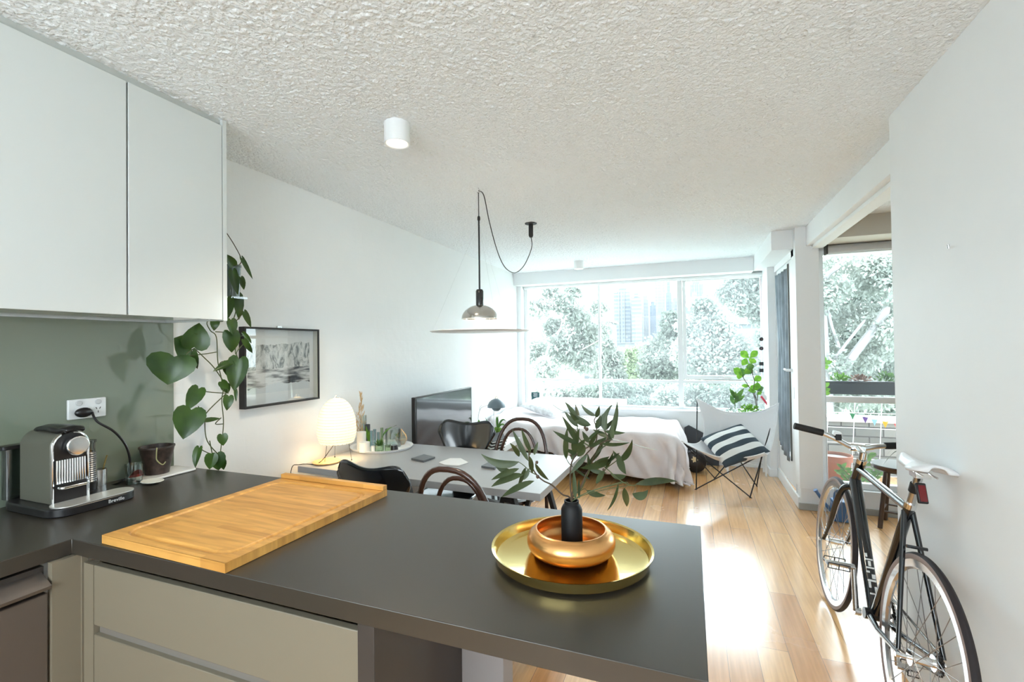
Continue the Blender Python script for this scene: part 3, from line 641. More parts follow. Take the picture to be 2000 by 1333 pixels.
for (u0, v0, u1, v1, w, bow) in el:
    a = ze(u0, v0, .0); b_ = ze(u1, v1, re.uniform(-.05, .05)); d = b_-a
    vw = (a-EYE).normalized(); sd = d.normalized().cross(vw)
    nr = -vw*1.2+Vector((re.uniform(-.4, .4), re.uniform(-.3, .3), re.uniform(-.2, .3)))
    m_ = MB(); lance_leaf(m_, a, b_, w/3.03/FPX*VD*1.32, nr, sd*(bow*d.length*.5)+Vector((0, 0, -.002))); m_.build('leaf', EUCL, eu)
for (u, v, r0) in ((450, 437, 9), (455, 522, 11), (408, 385, 6), (745, 240, 12), (735, 232, 9), (770, 350, 9), (845, 480, 8), (650, 395, 7)):
    c = ze(u, v, -.004); r1 = r0/3.03/FPX*VD; MB().lathe([(0, -r1), (r1*.7, -r1*.5), (r1, .2*r1), (r1*.7, r1), (0, r1*.9)], c, 10).build('gum_nut', STEMB, eu)
wk = MB().tube(smooth([ze(900, 300), ze(990, 318), ze(1080, 345), ze(1160, 362)], 5), .0008, 5).tube(smooth([ze(760, 175), ze(680, 155), ze(600, 130), ze(545, 95)], 5), .0010, 5)
wk.build('tendril', mat('pale_tendril', (.55, .6, .55), .5), eu)

# ================================================================ ceiling lights
for nm, (cx_, cy_), lab in (('near', (-1.177, 1.716), 'white cylindrical ceiling light above the peninsula, the nearer of the two'), ('far', (-1.19, 5.30), 'small white cylindrical ceiling light above the bed')):
    dl = thing('ceiling_light', lab, 'ceiling light', (cx_, cy_, CE), 'white cylindrical ceiling lights')
    MB().lathe([(.045, CE), (.055, CE), (.055, CE-.012), (.055, CE-.092), (.053, CE-.094), (.048, CE-.092), (.046, CE-.09), (.026, CE-.045), (.045, CE-.012)], (cx_, cy_, 0), 40).build('housing', WPLAST, dl)
    MB().lathe([(0, CE-.046), (.0265, CE-.046), (.0265, CE-.040), (0, CE-.040)], (cx_, cy_, 0), 24).build('lens', mat('lamp_lens', (1, 1, 1), .5, emit=((1, .88, .68), 28)), dl)
    if nm == 'near':
        L = bpy.data.lights.new('ceiling_light_beam', 'SPOT'); L.energy = 26; L.color = (1, .84, .62); L.spot_size = R(120); L.spot_blend = .6; L.shadow_soft_size = .03
        lo = bpy.data.objects.new('ceiling_light_beam', L); COL.objects.link(lo); lo.parent = dl; lo.location = (0, 0, -.10)

# ---- pendant lamp
PX, PY = -1.195, 2.59
pl = thing('pendant_lamp', 'pendant lamp with a smoked dome above a thin white disc over the dining table', 'pendant lamp', (PX, PY, CE))
hk = smooth([(PX, PY, CE), (PX, PY, CE-.012), (PX+.012, PY, CE-.025), (PX, PY, CE-.040), (PX-.010, PY, CE-.030)], 5)
MB().tube(hk, .0018, 6).build('hook', STEEL, pl)
MB().tube([(PX, PY, CE-.035), (PX, PY, 2.19)], .003, 8).build('cord', BLACK, pl)
MB().lathe([(.0, 2.20), (.006, 2.20), (.009, 2.192), (.009, 2.178), (.005, 2.17), (.005, 2.165), (0, 2.165)], (PX, PY, 0), 16).build('slider', BLACKM, pl)
MB().tube([(PX, PY, 2.18), (PX, PY, 1.75)], .0055, 10).build('rod', BLACK, pl)
MB().lathe([(.004, 1.756), (.018, 1.752), (.0235, 1.742), (.0235, 1.655), (.0, 1.655)], (PX, PY, 0), 28).build('socket', mat('black_gloss', (.02, .02, .022), .12, coat=.6), pl)
dome = [(.022, 1.658)]+[(.111*math.sin(R(12+78*k/12)), 1.573+.086*math.cos(R(12+78*k/12))) for k in range(13)]
dome += [(.109, 1.571)]+[(.107*math.sin(R(90-78*k/12)), 1.573+.082*math.cos(R(90-78*k/12))) for k in range(12)]
MB().lathe(dome, (PX, PY, 0), 48).build('dome_shade', mat('smoked_chrome', (.62, .60, .57), .14, 1), pl)
MB().lathe([(.0, 1.60), (.045, 1.60), (.045, 1.597), (0, 1.597)], (PX, PY, 0), 24).build('bulb', mat('pendant_bulb', (1, 1, 1), .5, emit=((1, .90, .75), 14)), pl)
MB().lathe([(0, 1.494), (.29, 1.494), (.302, 1.499), (.302, 1.502), (.29, 1.499), (0, 1.499)], (PX, PY, 0), 72).build('disc', mat('disc_white', (.86, .86, .86), .35), pl)
wr = MB()
for k in range(3):
    a = R(90+120*k); wr.tube([(PX, PY, 2.165), (PX+.285*math.cos(a), PY+.285*math.sin(a), 1.50)], .00028, 4)
wr.build('suspension_wires', STEEL, pl)
RX, RY = -1.168, 3.51
MB().lathe([(0, CE), (.047, CE), (.047, CE-.008), (.018, CE-.010), (.018, CE-.10), (.012, CE-.115), (0, CE-.115)], (RX, RY, 0), 32).build('ceiling_rose', BLACKM, pl)
cpx = [(935, 373, 2.59), (945, 382, 2.66), (955, 430, 2.75), (968, 480, 2.85), (980, 512, 2.95), (992, 528, 3.05), (1007, 533, 3.2), (1022, 521, 3.32), (1033, 500, 3.42), (1039, 480, 3.5)]
MB().tube(smooth([at(x, y, 'Y', d) for x, y, d in cpx]+[(RX, RY, CE-.112)], 6), .0032, 8).build('swag_cord', BLACK, pl)
L = bpy.data.lights.new('pendant_glow', 'POINT'); L.energy = 2.5; L.color = (1, .88, .7); L.shadow_soft_size = .02
lo = bpy.data.objects.new('pendant_glow', L); COL.objects.link(lo); lo.parent = pl; lo.location = (0, 0, 1.585-CE)

# ================================================================ picture
pf = thing('framed_picture', 'black framed black and white picture of rocky cliffs on the left wall', 'picture', (LX, 2.0, 1.31))
fy0, fy1, fz0, fz1, fd = 1.765, 2.285, 1.095, 1.523, .042
F_ = MB().box(LX+.001, LX+fd, fy0, fy1, fz1-.010, fz1).box(LX+.001, LX+fd, fy0, fy1, fz0, fz0+.010).box(LX+.001, LX+fd, fy0, fy0+.010, fz0+.010, fz1-.010).box(LX+.001, LX+fd, fy1-.010, fy1, fz0+.010, fz1-.010)
F_.build('frame', BLACKM, pf)
yz([(fy0+.010, fy0+.014, fz0+.01, fz1-.01), (fy1-.014, fy1-.010, fz0+.01, fz1-.01)], LX+.004, LX+.036).build('spacer', mat('cream_spacer', (.78, .75, .66), .7), pf)
MB().box(LX+.001, LX+.006, fy0+.01, fy1-.01, fz0+.01, fz1-.01).build('mount', mat('mount_white', (.86, .86, .86), .8), pf)
PR = mat('ink_print', (.5, .5, .5), .8); t = PR.node_tree; b = t.nodes['Principled BSDF']; g = t.nodes.new('ShaderNodeNewGeometry'); sx = t.nodes.new('ShaderNodeSeparateXYZ'); t.links.new(g.outputs['Position'], sx.inputs[0])
def math_(op, a, b2=None, c=None):
    n = t.nodes.new('ShaderNodeMath'); n.operation = op
    for i, q in enumerate((a, b2, c)):
        if q is None: continue
        if isinstance(q, (int, float)): n.inputs[i].default_value = q
        else: t.links.new(q, n.inputs[i])
    return n.outputs[0]
mpa = t.nodes.new('ShaderNodeMapping'); mpa.inputs['Scale'].default_value = (1, 16, 7); mpa.inputs['Rotation'].default_value = (R(14), 0, 0); t.links.new(g.outputs['Position'], mpa.inputs['Vector'])
na = t.nodes.new('ShaderNodeTexNoise'); na.inputs['Scale'].default_value = 1.7; na.inputs['Detail'].default_value = 9; na.inputs['Roughness'].default_value = .7; na.inputs['Distortion'].default_value = 1.2; t.links.new(mpa.outputs[0], na.inputs['Vector'])
cliff = ramp(t, [(.30, (.02, .025, .03)), (.42, (.26, .28, .29)), (.50, (.62, .64, .64)), (.62, (.84, .84, .83))], na.outputs['Fac'])
mpb = t.nodes.new('ShaderNodeMapping'); mpb.inputs['Scale'].default_value = (1, 6, 34); t.links.new(g.outputs['Position'], mpb.inputs['Vector'])
nb = t.nodes.new('ShaderNodeTexNoise'); nb.inputs['Scale'].default_value = 1.2; nb.inputs['Detail'].default_value = 6; t.links.new(mpb.outputs[0], nb.inputs['Vector'])
rocks = ramp(t, [(.40, (.03, .03, .04)), (.52, (.5, .5, .5)), (.6, (.82, .82, .82))], nb.outputs['Fac'])
nc = t.nodes.new('ShaderNodeTexNoise'); nc.inputs['Scale'].default_value = 9; nc.inputs['Detail'].default_value = 4; t.links.new(g.outputs['Position'], nc.inputs['Vector'])
zz = math_('MULTIPLY_ADD', nc.outputs['Fac'], .07, sx.outputs['Z'])
low = math_('LESS_THAN', zz, 1.295+.035); sky = math_('GREATER_THAN', zz, 1.435+.035); sand = math_('LESS_THAN', zz, 1.205+.035)
m1 = t.nodes.new('ShaderNodeMix'); m1.data_type = 'RGBA'; t.links.new(low, m1.inputs[0]); t.links.new(cliff.outputs[0], m1.inputs[6]); t.links.new(rocks.outputs[0], m1.inputs[7])
m2 = t.nodes.new('ShaderNodeMix'); m2.data_type = 'RGBA'; t.links.new(sky, m2.inputs[0]); t.links.new(m1.outputs[2], m2.inputs[6]); m2.inputs[7].default_value = (.84, .85, .85, 1)
m3 = t.nodes.new('ShaderNodeMix'); m3.data_type = 'RGBA'; t.links.new(sand, m3.inputs[0]); t.links.new(m2.outputs[2], m3.inputs[6]); m3.inputs[7].default_value = (.74, .76, .78, 1)
t.links.new(m3.outputs[2], b.inputs['Base Color'])
MB().box(LX+.006, LX+.0068, fy0+.045, fy1-.045, 1.165, 1.470).build('print', PR, pf)
MB().box(LX+.036, LX+.038, fy0+.01, fy1-.01, fz0+.01, fz1-.01).build('glazing', glass('picture_glass', (.97, .98, .98), .03), pf)
MB().box(LX+.001, LX+.012, 2.00, 2.03, fz1, fz1+.012).build('hanger', STEEL, pf)

# ================================================================ dining table and things on it
TT = .73
tb = thing('dining_table', 'grey dining table on black trestles behind the peninsula', 'table', (-1.38, 2.43, 0))
MB().prism([(-2.125, 2.085), (-.652, 2.045), (-.640, 2.805), (-2.11, 2.835)], TT-.036, TT).build('tabletop', TABLEG, tb, bevel=.0015)
for x_ in (-1.86, -.86):
    k = MB().bar((x_, 2.14, TT-.065), (x_, 2.74, TT-.065), .05, .055)
    for yy in (2.18, 2.70):
        for sgn in (-1, 1):
            k.bar((x_+sgn*.02, yy, TT-.07), (x_+sgn*.20, yy, .012), .045, .025)
    k.bar((x_-.12, 2.18, .30), (x_-.12, 2.70, .30), .03, .02).bar((x_+.12, 2.18, .30), (x_+.12, 2.70, .30), .03, .02)
    k.build('trestle', BLACKM, tb, bevel=.002)

lp = thing('table_lamp', 'glowing rice paper table lamp on thin wire legs on the dining table', 'lamp', (-2.02, 2.30, TT))
LXc, LYc = -2.0, 2.265
sh = []
for k in range(33):
    tt = k/32; z = .838+.262*tt
    rr_ = .095+.018*math.sin(math.pi*min(1, tt/.55)) if tt < .25 else .110*math.sqrt(max(0, 1-((tt-.25)/.78)**2.3))+.002
    sh.append((rr_+(.0009 if k % 2 else 0), z))
sh.append((.022, 1.102))
PAPER2 = PAPER
ob = MB().lathe(sh, (LXc, LYc, 0), 40)
ob.f = [f for f in ob.f if len(f) < 10]; ob.build('shade', PAPER, lp)
rg = MB()
for k in range(2, 31, 2): rg.tube([(LXc+sh[k][0]*math.cos(R(a)), LYc+sh[k][0]*math.sin(R(a)), sh[k][1]) for a in range(0, 360, 12)], .0007, 4, closed=True)
rg.build('bamboo_ribs', mat('rib', (.35, .26, .14), .7), lp)
lg = MB()
for a in (20, 140, 260):
    lg.tube([(LXc+.07*math.cos(R(a)), LYc+.07*math.sin(R(a)), .845), (LXc+.088*math.cos(R(a)), LYc+.088*math.sin(R(a)), TT+.004)], .0012, 6)
    lg.ball((LXc+.088*math.cos(R(a)), LYc+.088*math.sin(R(a)), TT+.004), .004, 8)
lg.tube([(LXc+.095*math.cos(R(a)), LYc+.095*math.sin(R(a)), .84) for a in range(0, 360, 15)], .0014, 5, closed=True)
lg.build('wire_legs', BLACK, lp)
MB().tube(smooth([(LXc-.016, LYc, 1.09), (LXc-.014, LYc, 1.112), (LXc, LYc, 1.122), (LXc+.014, LYc, 1.112), (LXc+.016, LYc, 1.09)], 5), .0016, 6).build('carry_loop', STEEL, lp)
MB().tube(smooth([(LXc, LYc, .86), (LXc-.01, LYc-.05, .80), (LXc-.03, LYc-.12, TT+.01), (-2.12, 2.10, TT+.006), (-2.16, 2.07, .70), (-2.165, 2.07, .40), (-2.165, 2.06, .02)], 6), .0022, 6).build('cable', BLACK, lp)
MB().ball((LXc, LYc, .95), .028, 14).build('bulb', mat('lamp_bulb', (1, 1, 1), .5, emit=((1, .78, .5), 6)), lp)
L = bpy.data.lights.new('paper_lamp_glow', 'POINT'); L.energy = 3.2; L.color = (1, .72, .38); L.shadow_soft_size = .09
lo = bpy.data.objects.new('paper_lamp_glow', L); COL.objects.link(lo); lo.parent = lp; lo.location = Vector((LXc+.0, LYc, .97))-lp.location
# light must leave the shade
ds = thing('wooden_board', 'small round wooden board under the paper lamp', 'board', (-2.0, 2.24, TT))
MB().lathe([(0, TT+.001), (.075, TT+.001), (.082, TT+.010), (.078, TT+.012), (0, TT+.010)], (-2.02, 2.20, 0), 36, sx=.95, sy=1.0).build('board', WOODL, ds)

# round white tray with its things
tcx, tcy, tr0 = -1.965, 2.655, .215
tag(MB().lathe([(0, TT+.001), (tr0-.012, TT+.001), (tr0, TT+.016), (tr0-.006, TT+.016), (tr0-.018, TT+.006), (0, TT+.006)], (tcx, tcy, 0), 64, sy=.90).build('round_tray', WPLAST), 'large round white tray against the wall on the dining table', 'tray')
tz = TT+.0065
def on(px, py): return at(px, py, 'Z', tz)
def cyl(name, lab, cat, px, py, r, h, m, hollow=True, group=None, taper=1.0):
    p = on(px, py)
    pr_ = [(0, tz), (r, tz), (r*taper, tz+h), (r*taper-.0025, tz+h), (r-.0025, tz+.006), (0, tz+.006)] if hollow else [(0, tz), (r, tz), (r*taper, tz+h), (0, tz+h)]
    return tag(MB().lathe(pr_, (p.x, p.y, 0), 28).build(name, m), lab, cat, group), p
cyl('glass_vase', 'tall slim clear glass vase behind the paper lamp', 'vase', 710, 868, .022, .20, GLASSC)
cyl('black_vase', 'tall narrow black vase on the round white tray', 'vase', 718, 871, .018, .145, mat('slate_vase', (.05, .055, .065), .5), taper=1.0)
cyl('white_block', 'tall white pillar candle on the round white tray', 'candle', 706, 878, .030, .115, mat('wax', (.85, .84, .80), .5), hollow=False)
cyl('white_pot', 'short wide white candle on the tray in front of the pillar candle', 'candle', 712, 883, .034, .062, mat('wax2', (.85, .85, .82), .5), hollow=False)
for px_, h_, lab in ((725.5, .105, 'blue glass tube on the white tray nearest the white candle'), (732, .115, 'tallest blue glass tube in the middle of the white tray'), (739, .095, 'blue glass tube on the white tray nearest the succulent'), (746, .125, 'pale green glass tube behind the succulent')):
    cyl('glass_tube', lab, 'glass tube', px_, 872, .010, h_, GLASSB if px_ < 745 else GLASSG, group='glass tubes on the white tray')
_, p = cyl('plant_jar', 'small green glass jar planted with a spiky succulent', 'jar', 741, 882, .030, .042, GLASSG)
sc = thing('succulent', 'spiky green succulent growing in the green glass jar', 'plant', (p.x, p.y, tz+.03)); m_ = MB()
rr2 = random.Random(5)
for k in range(46):
    a = rr2.uniform(0, 6.28); e = rr2.uniform(.2, 1.35); r1 = rr2.uniform(.035, .055)
    b0_ = Vector((p.x+.01*math.cos(a), p.y+.01*math.sin(a), tz+.035)); t1 = b0_+Vector((math.cos(a)*math.cos(e), math.sin(a)*math.cos(e), math.sin(e)))*r1
    lance_leaf(m_, b0_, t1, .010, (0, 0, 1), n=4)
m_.build('leaves', DEEPL, sc)
cyl('candle_glass', 'green tealight glass beside the succulent jar', 'candle holder', 757.5, 882, .021, .040, GLASSG)
cyl('striped_jar', 'small black and white striped pot on the tray', 'pot', 729, 883, .012, .038, mat('striped', (.8, .8, .78), .5), hollow=False)
_o, p = cyl('glass_jar', 'wide clear glass cylinder vase on the white tray', 'jar', 768, 872, .052, .118, GLASSC)
_o, p = cyl('black_bowl', 'small round black bowl on the white tray', 'bowl', 770, 879, .026, .030, BLACK, hollow=False, taper=.8)
p = on(784, 868); tg_ = thing('geometric_terrarium', 'faceted glass terrarium with sand on the white tray', 'terrarium', p)
rings = [(.022, 0), (.044, .035), (.036, .062), (.0, .105)]
m_ = MB().lathe([(r1, tz+z1) for r1, z1 in rings], (p.x, p.y, 0), 6); m_.build('facets', GLASSC, tg_, angle=5)
e_ = MB()
for k in range(6):
    a = 2*math.pi*k/6; e_.tube([(p.x+r1*math.cos(a), p.y+r1*math.sin(a), tz+z1) for r1, z1 in rings], .0009, 5)
for r1, z1 in rings[:3]: e_.tube([(p.x+r1*math.cos(2*math.pi*k/6), p.y+r1*math.sin(2*math.pi*k/6), tz+z1) for k in range(6)], .0009, 5, closed=True)
e_.build('wire_edges', COPPER, tg_)
MB().lathe([(0, tz+.002), (.020, tz+.002), (.038, tz+.034), (0, tz+.038)], (p.x, p.y, 0), 6).build('sand', mat('sand', (.62, .56, .46), .9, noise=(200, .3)), tg_)
m_ = MB()
for k in range(14):
    a = rr2.uniform(0, 6.28); lance_leaf(m_, (p.x-.02, p.y-.01, tz+.04), Vector((p.x-.02+.03*math.cos(a), p.y-.01+.03*math.sin(a), tz+.065+.02*rr2.random())), .008, (0, 0, 1), n=3)
m_.build('air_plant', LIMEL, tg_)
p = on(722, 873); sp_ = thing('leaf_sprig', 'bright green leaf sprig in front of the black vase', 'sprig', p); m_ = MB()
for (x0, y0, x1, y1, w) in ((722, 868, 715, 832, .022), (722, 862, 721, 838, .012), (722, 875, 720, 845, .016)):
    lance_leaf(m_, at(x0, y0, 'Y', p.y-.02), at(x1, y1, 'Y', p.y-.02), w, (0, -1, .3))
m_.build('leaves', LIMEL, sp_); MB().tube([p, at(722, 862, 'Y', p.y-.02)], .0015, 5).build('stem', STEMG, sp_)
p = on(748, 872); lf = thing('curved_leaf', 'single dark curved leaf arching across the glass jar', 'leaf', p); m_ = MB()
lance_leaf(m_, at(745, 858, 'Y', p.y-.03), at(768, 834, 'Y', p.y-.03), .012, (0, -1, .4), bow=(-.008, 0, .012)); m_.build('blade', DEEPL, lf)
MB().tube([at(745, 878, 'Y', p.y-.03), at(745, 858, 'Y', p.y-.03)], .0012, 5).build('stem', STEMG, lf)
MB().tube(smooth([at(768, 834, 'Y', p.y-.03), at(775, 831, 'Y', p.y-.03)], 3), .0008, 5).build('tip', STEMG, lf)
# pampas plume behind the lamp
p = at(705, 850, 'X', -2.14); dg = thing('dried_grass', 'tan dried grass plume behind the paper lamp', 'dried grass', (p.x, p.y, tz)); m_ = MB()
for k in range(160):
    v = rr2.random(); c = at(705+rr2.uniform(-9, 9)*math.sin(math.pi*min(1, .2+v)), 850-78*v, 'X', -2.13+rr2.uniform(-.01, .01))
    lance_leaf(m_, c, c+Vector((rr2.uniform(-.004, .004), rr2.uniform(-.022, .022), .035)), .005, (1, 0, 0), n=3)
m_.build('plume', mat('tan_grass', (.68, .46, .24), .9), dg)
MB().tube([(p.x, p.y, tz), at(705, 840, 'X', -2.13)], .002, 5).build('stem', WOODL, dg)

def slab(name, pix, h, m, lab, cat, group=None, z=TT):
    q = [at(x, y, 'Z', z+.001) for x, y in pix]
    return tag(MB().prism([(p.x, p.y) for p in q], z+.001, z+h).build(name, m, bevel=.001), lab, cat, group)
SL = mat('slate', (.10, .11, .12), .35, noise=(40, .15))
slab('coaster_stack', [(803, 899), (828, 891), (850, 896), (827, 904)], .012, SL, 'square dark slate coaster stack nearer the round tray', 'coaster', 'slate coasters')
slab('coaster_stack', [(940, 914), (955, 906), (975, 908), (966, 918)], .012, SL, 'square dark slate coaster stack beside the eucalyptus leaves', 'coaster', 'slate coasters')
slab('trivet', [(857, 905), (879, 897), (900, 897), (915, 905), (896, 911), (868, 909)], .006, WPLAST, 'white hexagonal trivet between the two slate coasters', 'trivet')

# ================================================================ chairs
def plywood_chair(lab):
    c = thing('plywood_chair', lab, 'chair', (0, 0, 0), 'black moulded plywood chairs')
    # local: seat faces +Y, back at y=-.2
    def half(v):   # back outline half width for height v 0..1
        if v < .35: return .075+.10*(v/.35)**2
        return .175+.055*math.sin(math.pi*min(1, (v-.35)/.65)*.62)
    def back(u, v):
        k = (u-.5)*2; w = .07+.165*(v**1.4 if v < 1 else 1)
        ear = .031*(1-math.cos(math.pi*abs(k)))/2*(v**6)
        cr = 0
        if v > .72: cr = 0
        w = .07+.178*(v**1.25)
        x = k*w*(1 if v < .85 else math.sqrt(max(.0, 1-((v-.85)/.15)**2*.30)))
        z = .455+.40*v+ear-(.060*abs(k)**9)*(v**4)
        return (x, -.19-.075*v+.030*k*k, z)
    MB().grid(back, 26, 22).build('backrest', BLACKG, c, solid=.010)
    def seat(u, v):
        k = (u-.5)*2; w = .20*(1-.25*(1-v)**2)*math.sqrt(1-max(0, (v-.8)/.2)**2*.25)
        return (k*w, -.20+.42*v, .445+.018*k*k-.012*math.sin(v*3.1)+.03*max(0, .12-v)*8*.3-.03*max(0, v-.85)*3)
    MB().grid(seat, 20, 20).build('seat', BLACKG, c, solid=.011)
    for sx_, sy_ in ((-1, -1), (1, -1), (-1, 1), (1, 1)):
        MB().tube(smooth([(0, sy_*.03, .425), (sx_*.12, sy_*.12, .425), (sx_*.17, sy_*.18, .38), (sx_*.22, sy_*.235, 0)], 5), .008, 10).build('leg', BLACK, c)
    return c
c1 = plywood_chair('black moulded plywood chair with its back to the camera, behind the chopping board')
c1.location = (-1.365, 2.03, 0); c1.rotation_euler = (0, 0, R(-6))
c2 = dup(c1, (-1.50, 2.80, 0), R(184), 'black moulded plywood chair on the far side of the table in front of the television')

def bentwood(lab):
    c = thing('bentwood_chair', lab, 'chair', (0, 0, 0), 'dark bentwood chairs')
    def hoop(w, top, z0, y0, y1, n=24, e=2.3):
        o = []
        for k in range(n+1):
            a = math.pi*k/n; cx_ = math.cos(a); sz = math.sin(a)
            x = w*abs(cx_)**(2/e)*(1 if cx_ > 0 else -1); f = abs(sz)**(2/e)
            o.append(Vector((x, y0+(y1-y0)*f, z0+(top-z0)*f)))
        return o
    MB().tube([(.21, -.19, 0.0), (.198, -.185, .25)]+[(p.x, p.y, p.z) for p in hoop(.198, .892, .46, -.185, -.285, e=2.7)]+[(-.198, -.185, .25), (-.21, -.19, 0.0)], .0125, 12).build('outer_hoop', WALNUT, c)
    MB().tube([(p.x, p.y, p.z) for p in hoop(.145, .835, .455, -.17, -.205, e=2.5)], .0105, 12).build('inner_hoop', WALNUT, c)
    MB().lathe([(.165, .435), (.195, .435), (.205, .445), (.200, .458), (.17, .462), (.165, .452)], (0, 0, 0), 40).build('seat_ring', WALNUT, c)
    MB().lathe([(0, .447), (.168, .447), (.168, .456), (0, .452)], (0, 0, 0), 40).build('seat', mat('glossy_seat', (.03, .03, .035), .15, coat=.5), c)
    MB().tube([(.135*math.cos(R(a)), .135*math.sin(R(a)), .27) for a in range(0, 360, 15)], .008, 8, closed=True).build('leg_ring', WALNUT, c)
    for s in (-1, 1):
        MB().tube([(s*.13, .13, .445), (s*.15, .16, .2), (s*.185, .20, 0)], [.015, .013, .010], 10).build('leg', WALNUT, c)
    return c
b1 = bentwood('dark bentwood chair with its back to the camera, in front of the dining table')
b1.location = (-.93, 2.02, 0); b1.rotation_euler = (0, 0, R(-5))
b2 = dup(b1, (-1.115, 2.83, 0), R(180), 'dark bentwood chair on the far side of the table in front of the bed')

# ================================================================ television side
tvb = thing('media_bench', 'low white bench carrying the television along the left wall', 'bench', (-1.97, 3.9, 0))
MB().box(-2.185, -1.74, 3.0, 4.78, .36, .42).build('top', WPLAST, tvb, bevel=.003)
for yy in (3.02, 3.87, 4.72): MB().box(-2.18, -1.76, yy, yy+.04, 0, .36).build('support', WPLAST, tvb)
tv = thing('television', 'large black flat television facing the bed', 'television', (-1.96, 3.53, .42))
MB().box(-1.985, -1.950, 3.047, 4.02, .455, 1.026).build('case', BLACK, tv, bevel=.004)
MB().box(-1.950, -1.948, 3.063, 4.004, .475, 1.014).build('screen', mat('tv_screen', (.012, .013, .018), .06, coat=1), tv)
MB().box(-2.05, -1.86, 3.38, 3.70, .421, .431).box(-1.975, -1.955, 3.50, 3.58, .431, .47).build('stand', BLACK, tv)

fl = thing('dome_lamp', 'blue grey dome lamp beside the television', 'lamp', (-1.9, 4.5, .42))
fx, fy = -1.90, 4.50
MB().lathe([(.02, .865), (.05, .852), (.075, .83), (.090, .80), (.094, .775), (.091, .775), (.086, .80), (.07, .826), (.045, .846), (.015, .857)], (fx, fy, 0), 36).build('upper_dome', mat('blue_grey', (.17, .22, .26), .35), fl)
MB().lathe([(0, .735), (.025, .738), (.045, .755), (.050, .775), (.04, .79), (0, .792)], (fx, fy, 0), 28).build('lower_dome', mat('blue_grey_dark', (.12, .16, .19), .35), fl)
MB().tube([(fx-.03, fy, .43), (fx-.03, fy, .74)], .004, 8).lathe([(0, .421), (.055, .421), (.055, .428), (0, .43)], (fx-.03, fy, 0), 24).tube([(fx-.03, fy, .74), (fx-.02, fy, .79)], .004, 8).build('stand', METW, fl)
MB().tube(smooth([(fx-.012, fy, .862), (fx-.006, fy, .885), (fx+.008, fy, .885), (fx+.012, fy, .862)], 4), .003, 6).build('ring', BRASS, fl)

ph = thing('green_potted_plant', 'leafy green plant in a dark pot below the dome lamp', 'plant', (-1.86, 4.33, .42))
MB().lathe([(0, .421), (.045, .421), (.062, .50), (.064, .53), (.056, .53), (.05, .50), (0, .50)], (-1.82, 4.33, 0), 28).build('pot', BLACKM, ph)
MB().ball((-1.82, 4.33, .56), .055, 14, sz=.8).build('moss', mat('moss', (.16, .30, .04), .9, noise=(90, .5), bump=(120, 1, .01)), ph)
m_ = MB()
for (x1, y1, z1, w, bw) in ((-1.80, 4.30, .72, .022, .02), (-1.93, 4.28, .70, .022, -.03), (-1.74, 4.36, .66, .022, .05), (-1.86, 4.40, .70, .02, .02), (-1.70, 4.28, .60, .02, .05)):
    lance_leaf(m_, (-1.82, 4.33, .57), (x1, y1, z1), w, (0, -1, .5), bow=(0, 0, bw))
m_.build('strap_leaves', DEEPL, ph)
po2 = thing('orchid', 'orchid with broad pale green leaves and bare stems beside the television', 'plant', (-1.98, 4.25, .42))
MB().lathe([(0, .421), (.04, .421), (.052, .50), (.046, .50), (0, .49)], (-1.95, 4.2, 0), 24).build('pot', WPLAST, po2)
m_ = MB()
for (x1, y1, z1, w) in ((-1.84, 4.16, .63, .07), (-1.80, 4.22, .56, .07), (-2.02, 4.17, .66, .04), (-1.93, 4.13, .70, .045), (-1.86, 4.12, .58, .06)):
    lance_leaf(m_, (-1.95, 4.2, .50), (x1, y1, z1), w, (.2, -1, .6), bow=(0, 0, .02), peak=.55)
m_.build('leaves', LIMEL, po2)
MB().tube(smooth([(-1.95, 4.2, .50), at(934, 818, 'X', -1.95), at(938, 800, 'X', -1.95), at(944, 795, 'X', -1.95), at(956, 791, 'X', -1.95)], 5), .0016, 6).tube(smooth([at(937, 803, 'X', -1.95), at(937, 797, 'X', -1.95), at(941, 792, 'X', -1.95)], 4), .0012, 5).build('stem', STEMB, po2)
ra = thing('wire_rack', 'white and black striped rack of magazines behind the television', 'magazine rack', (-1.95, 4.12, .42))
for k in range(9):
    MB().bar((-1.80, 4.06+k*.012, .44+k*.016), (-1.80+.10, 4.02+k*.012, .425+k*.012), .20, .004).build('magazine', WPLAST if k % 2 else BLACKM, ra)

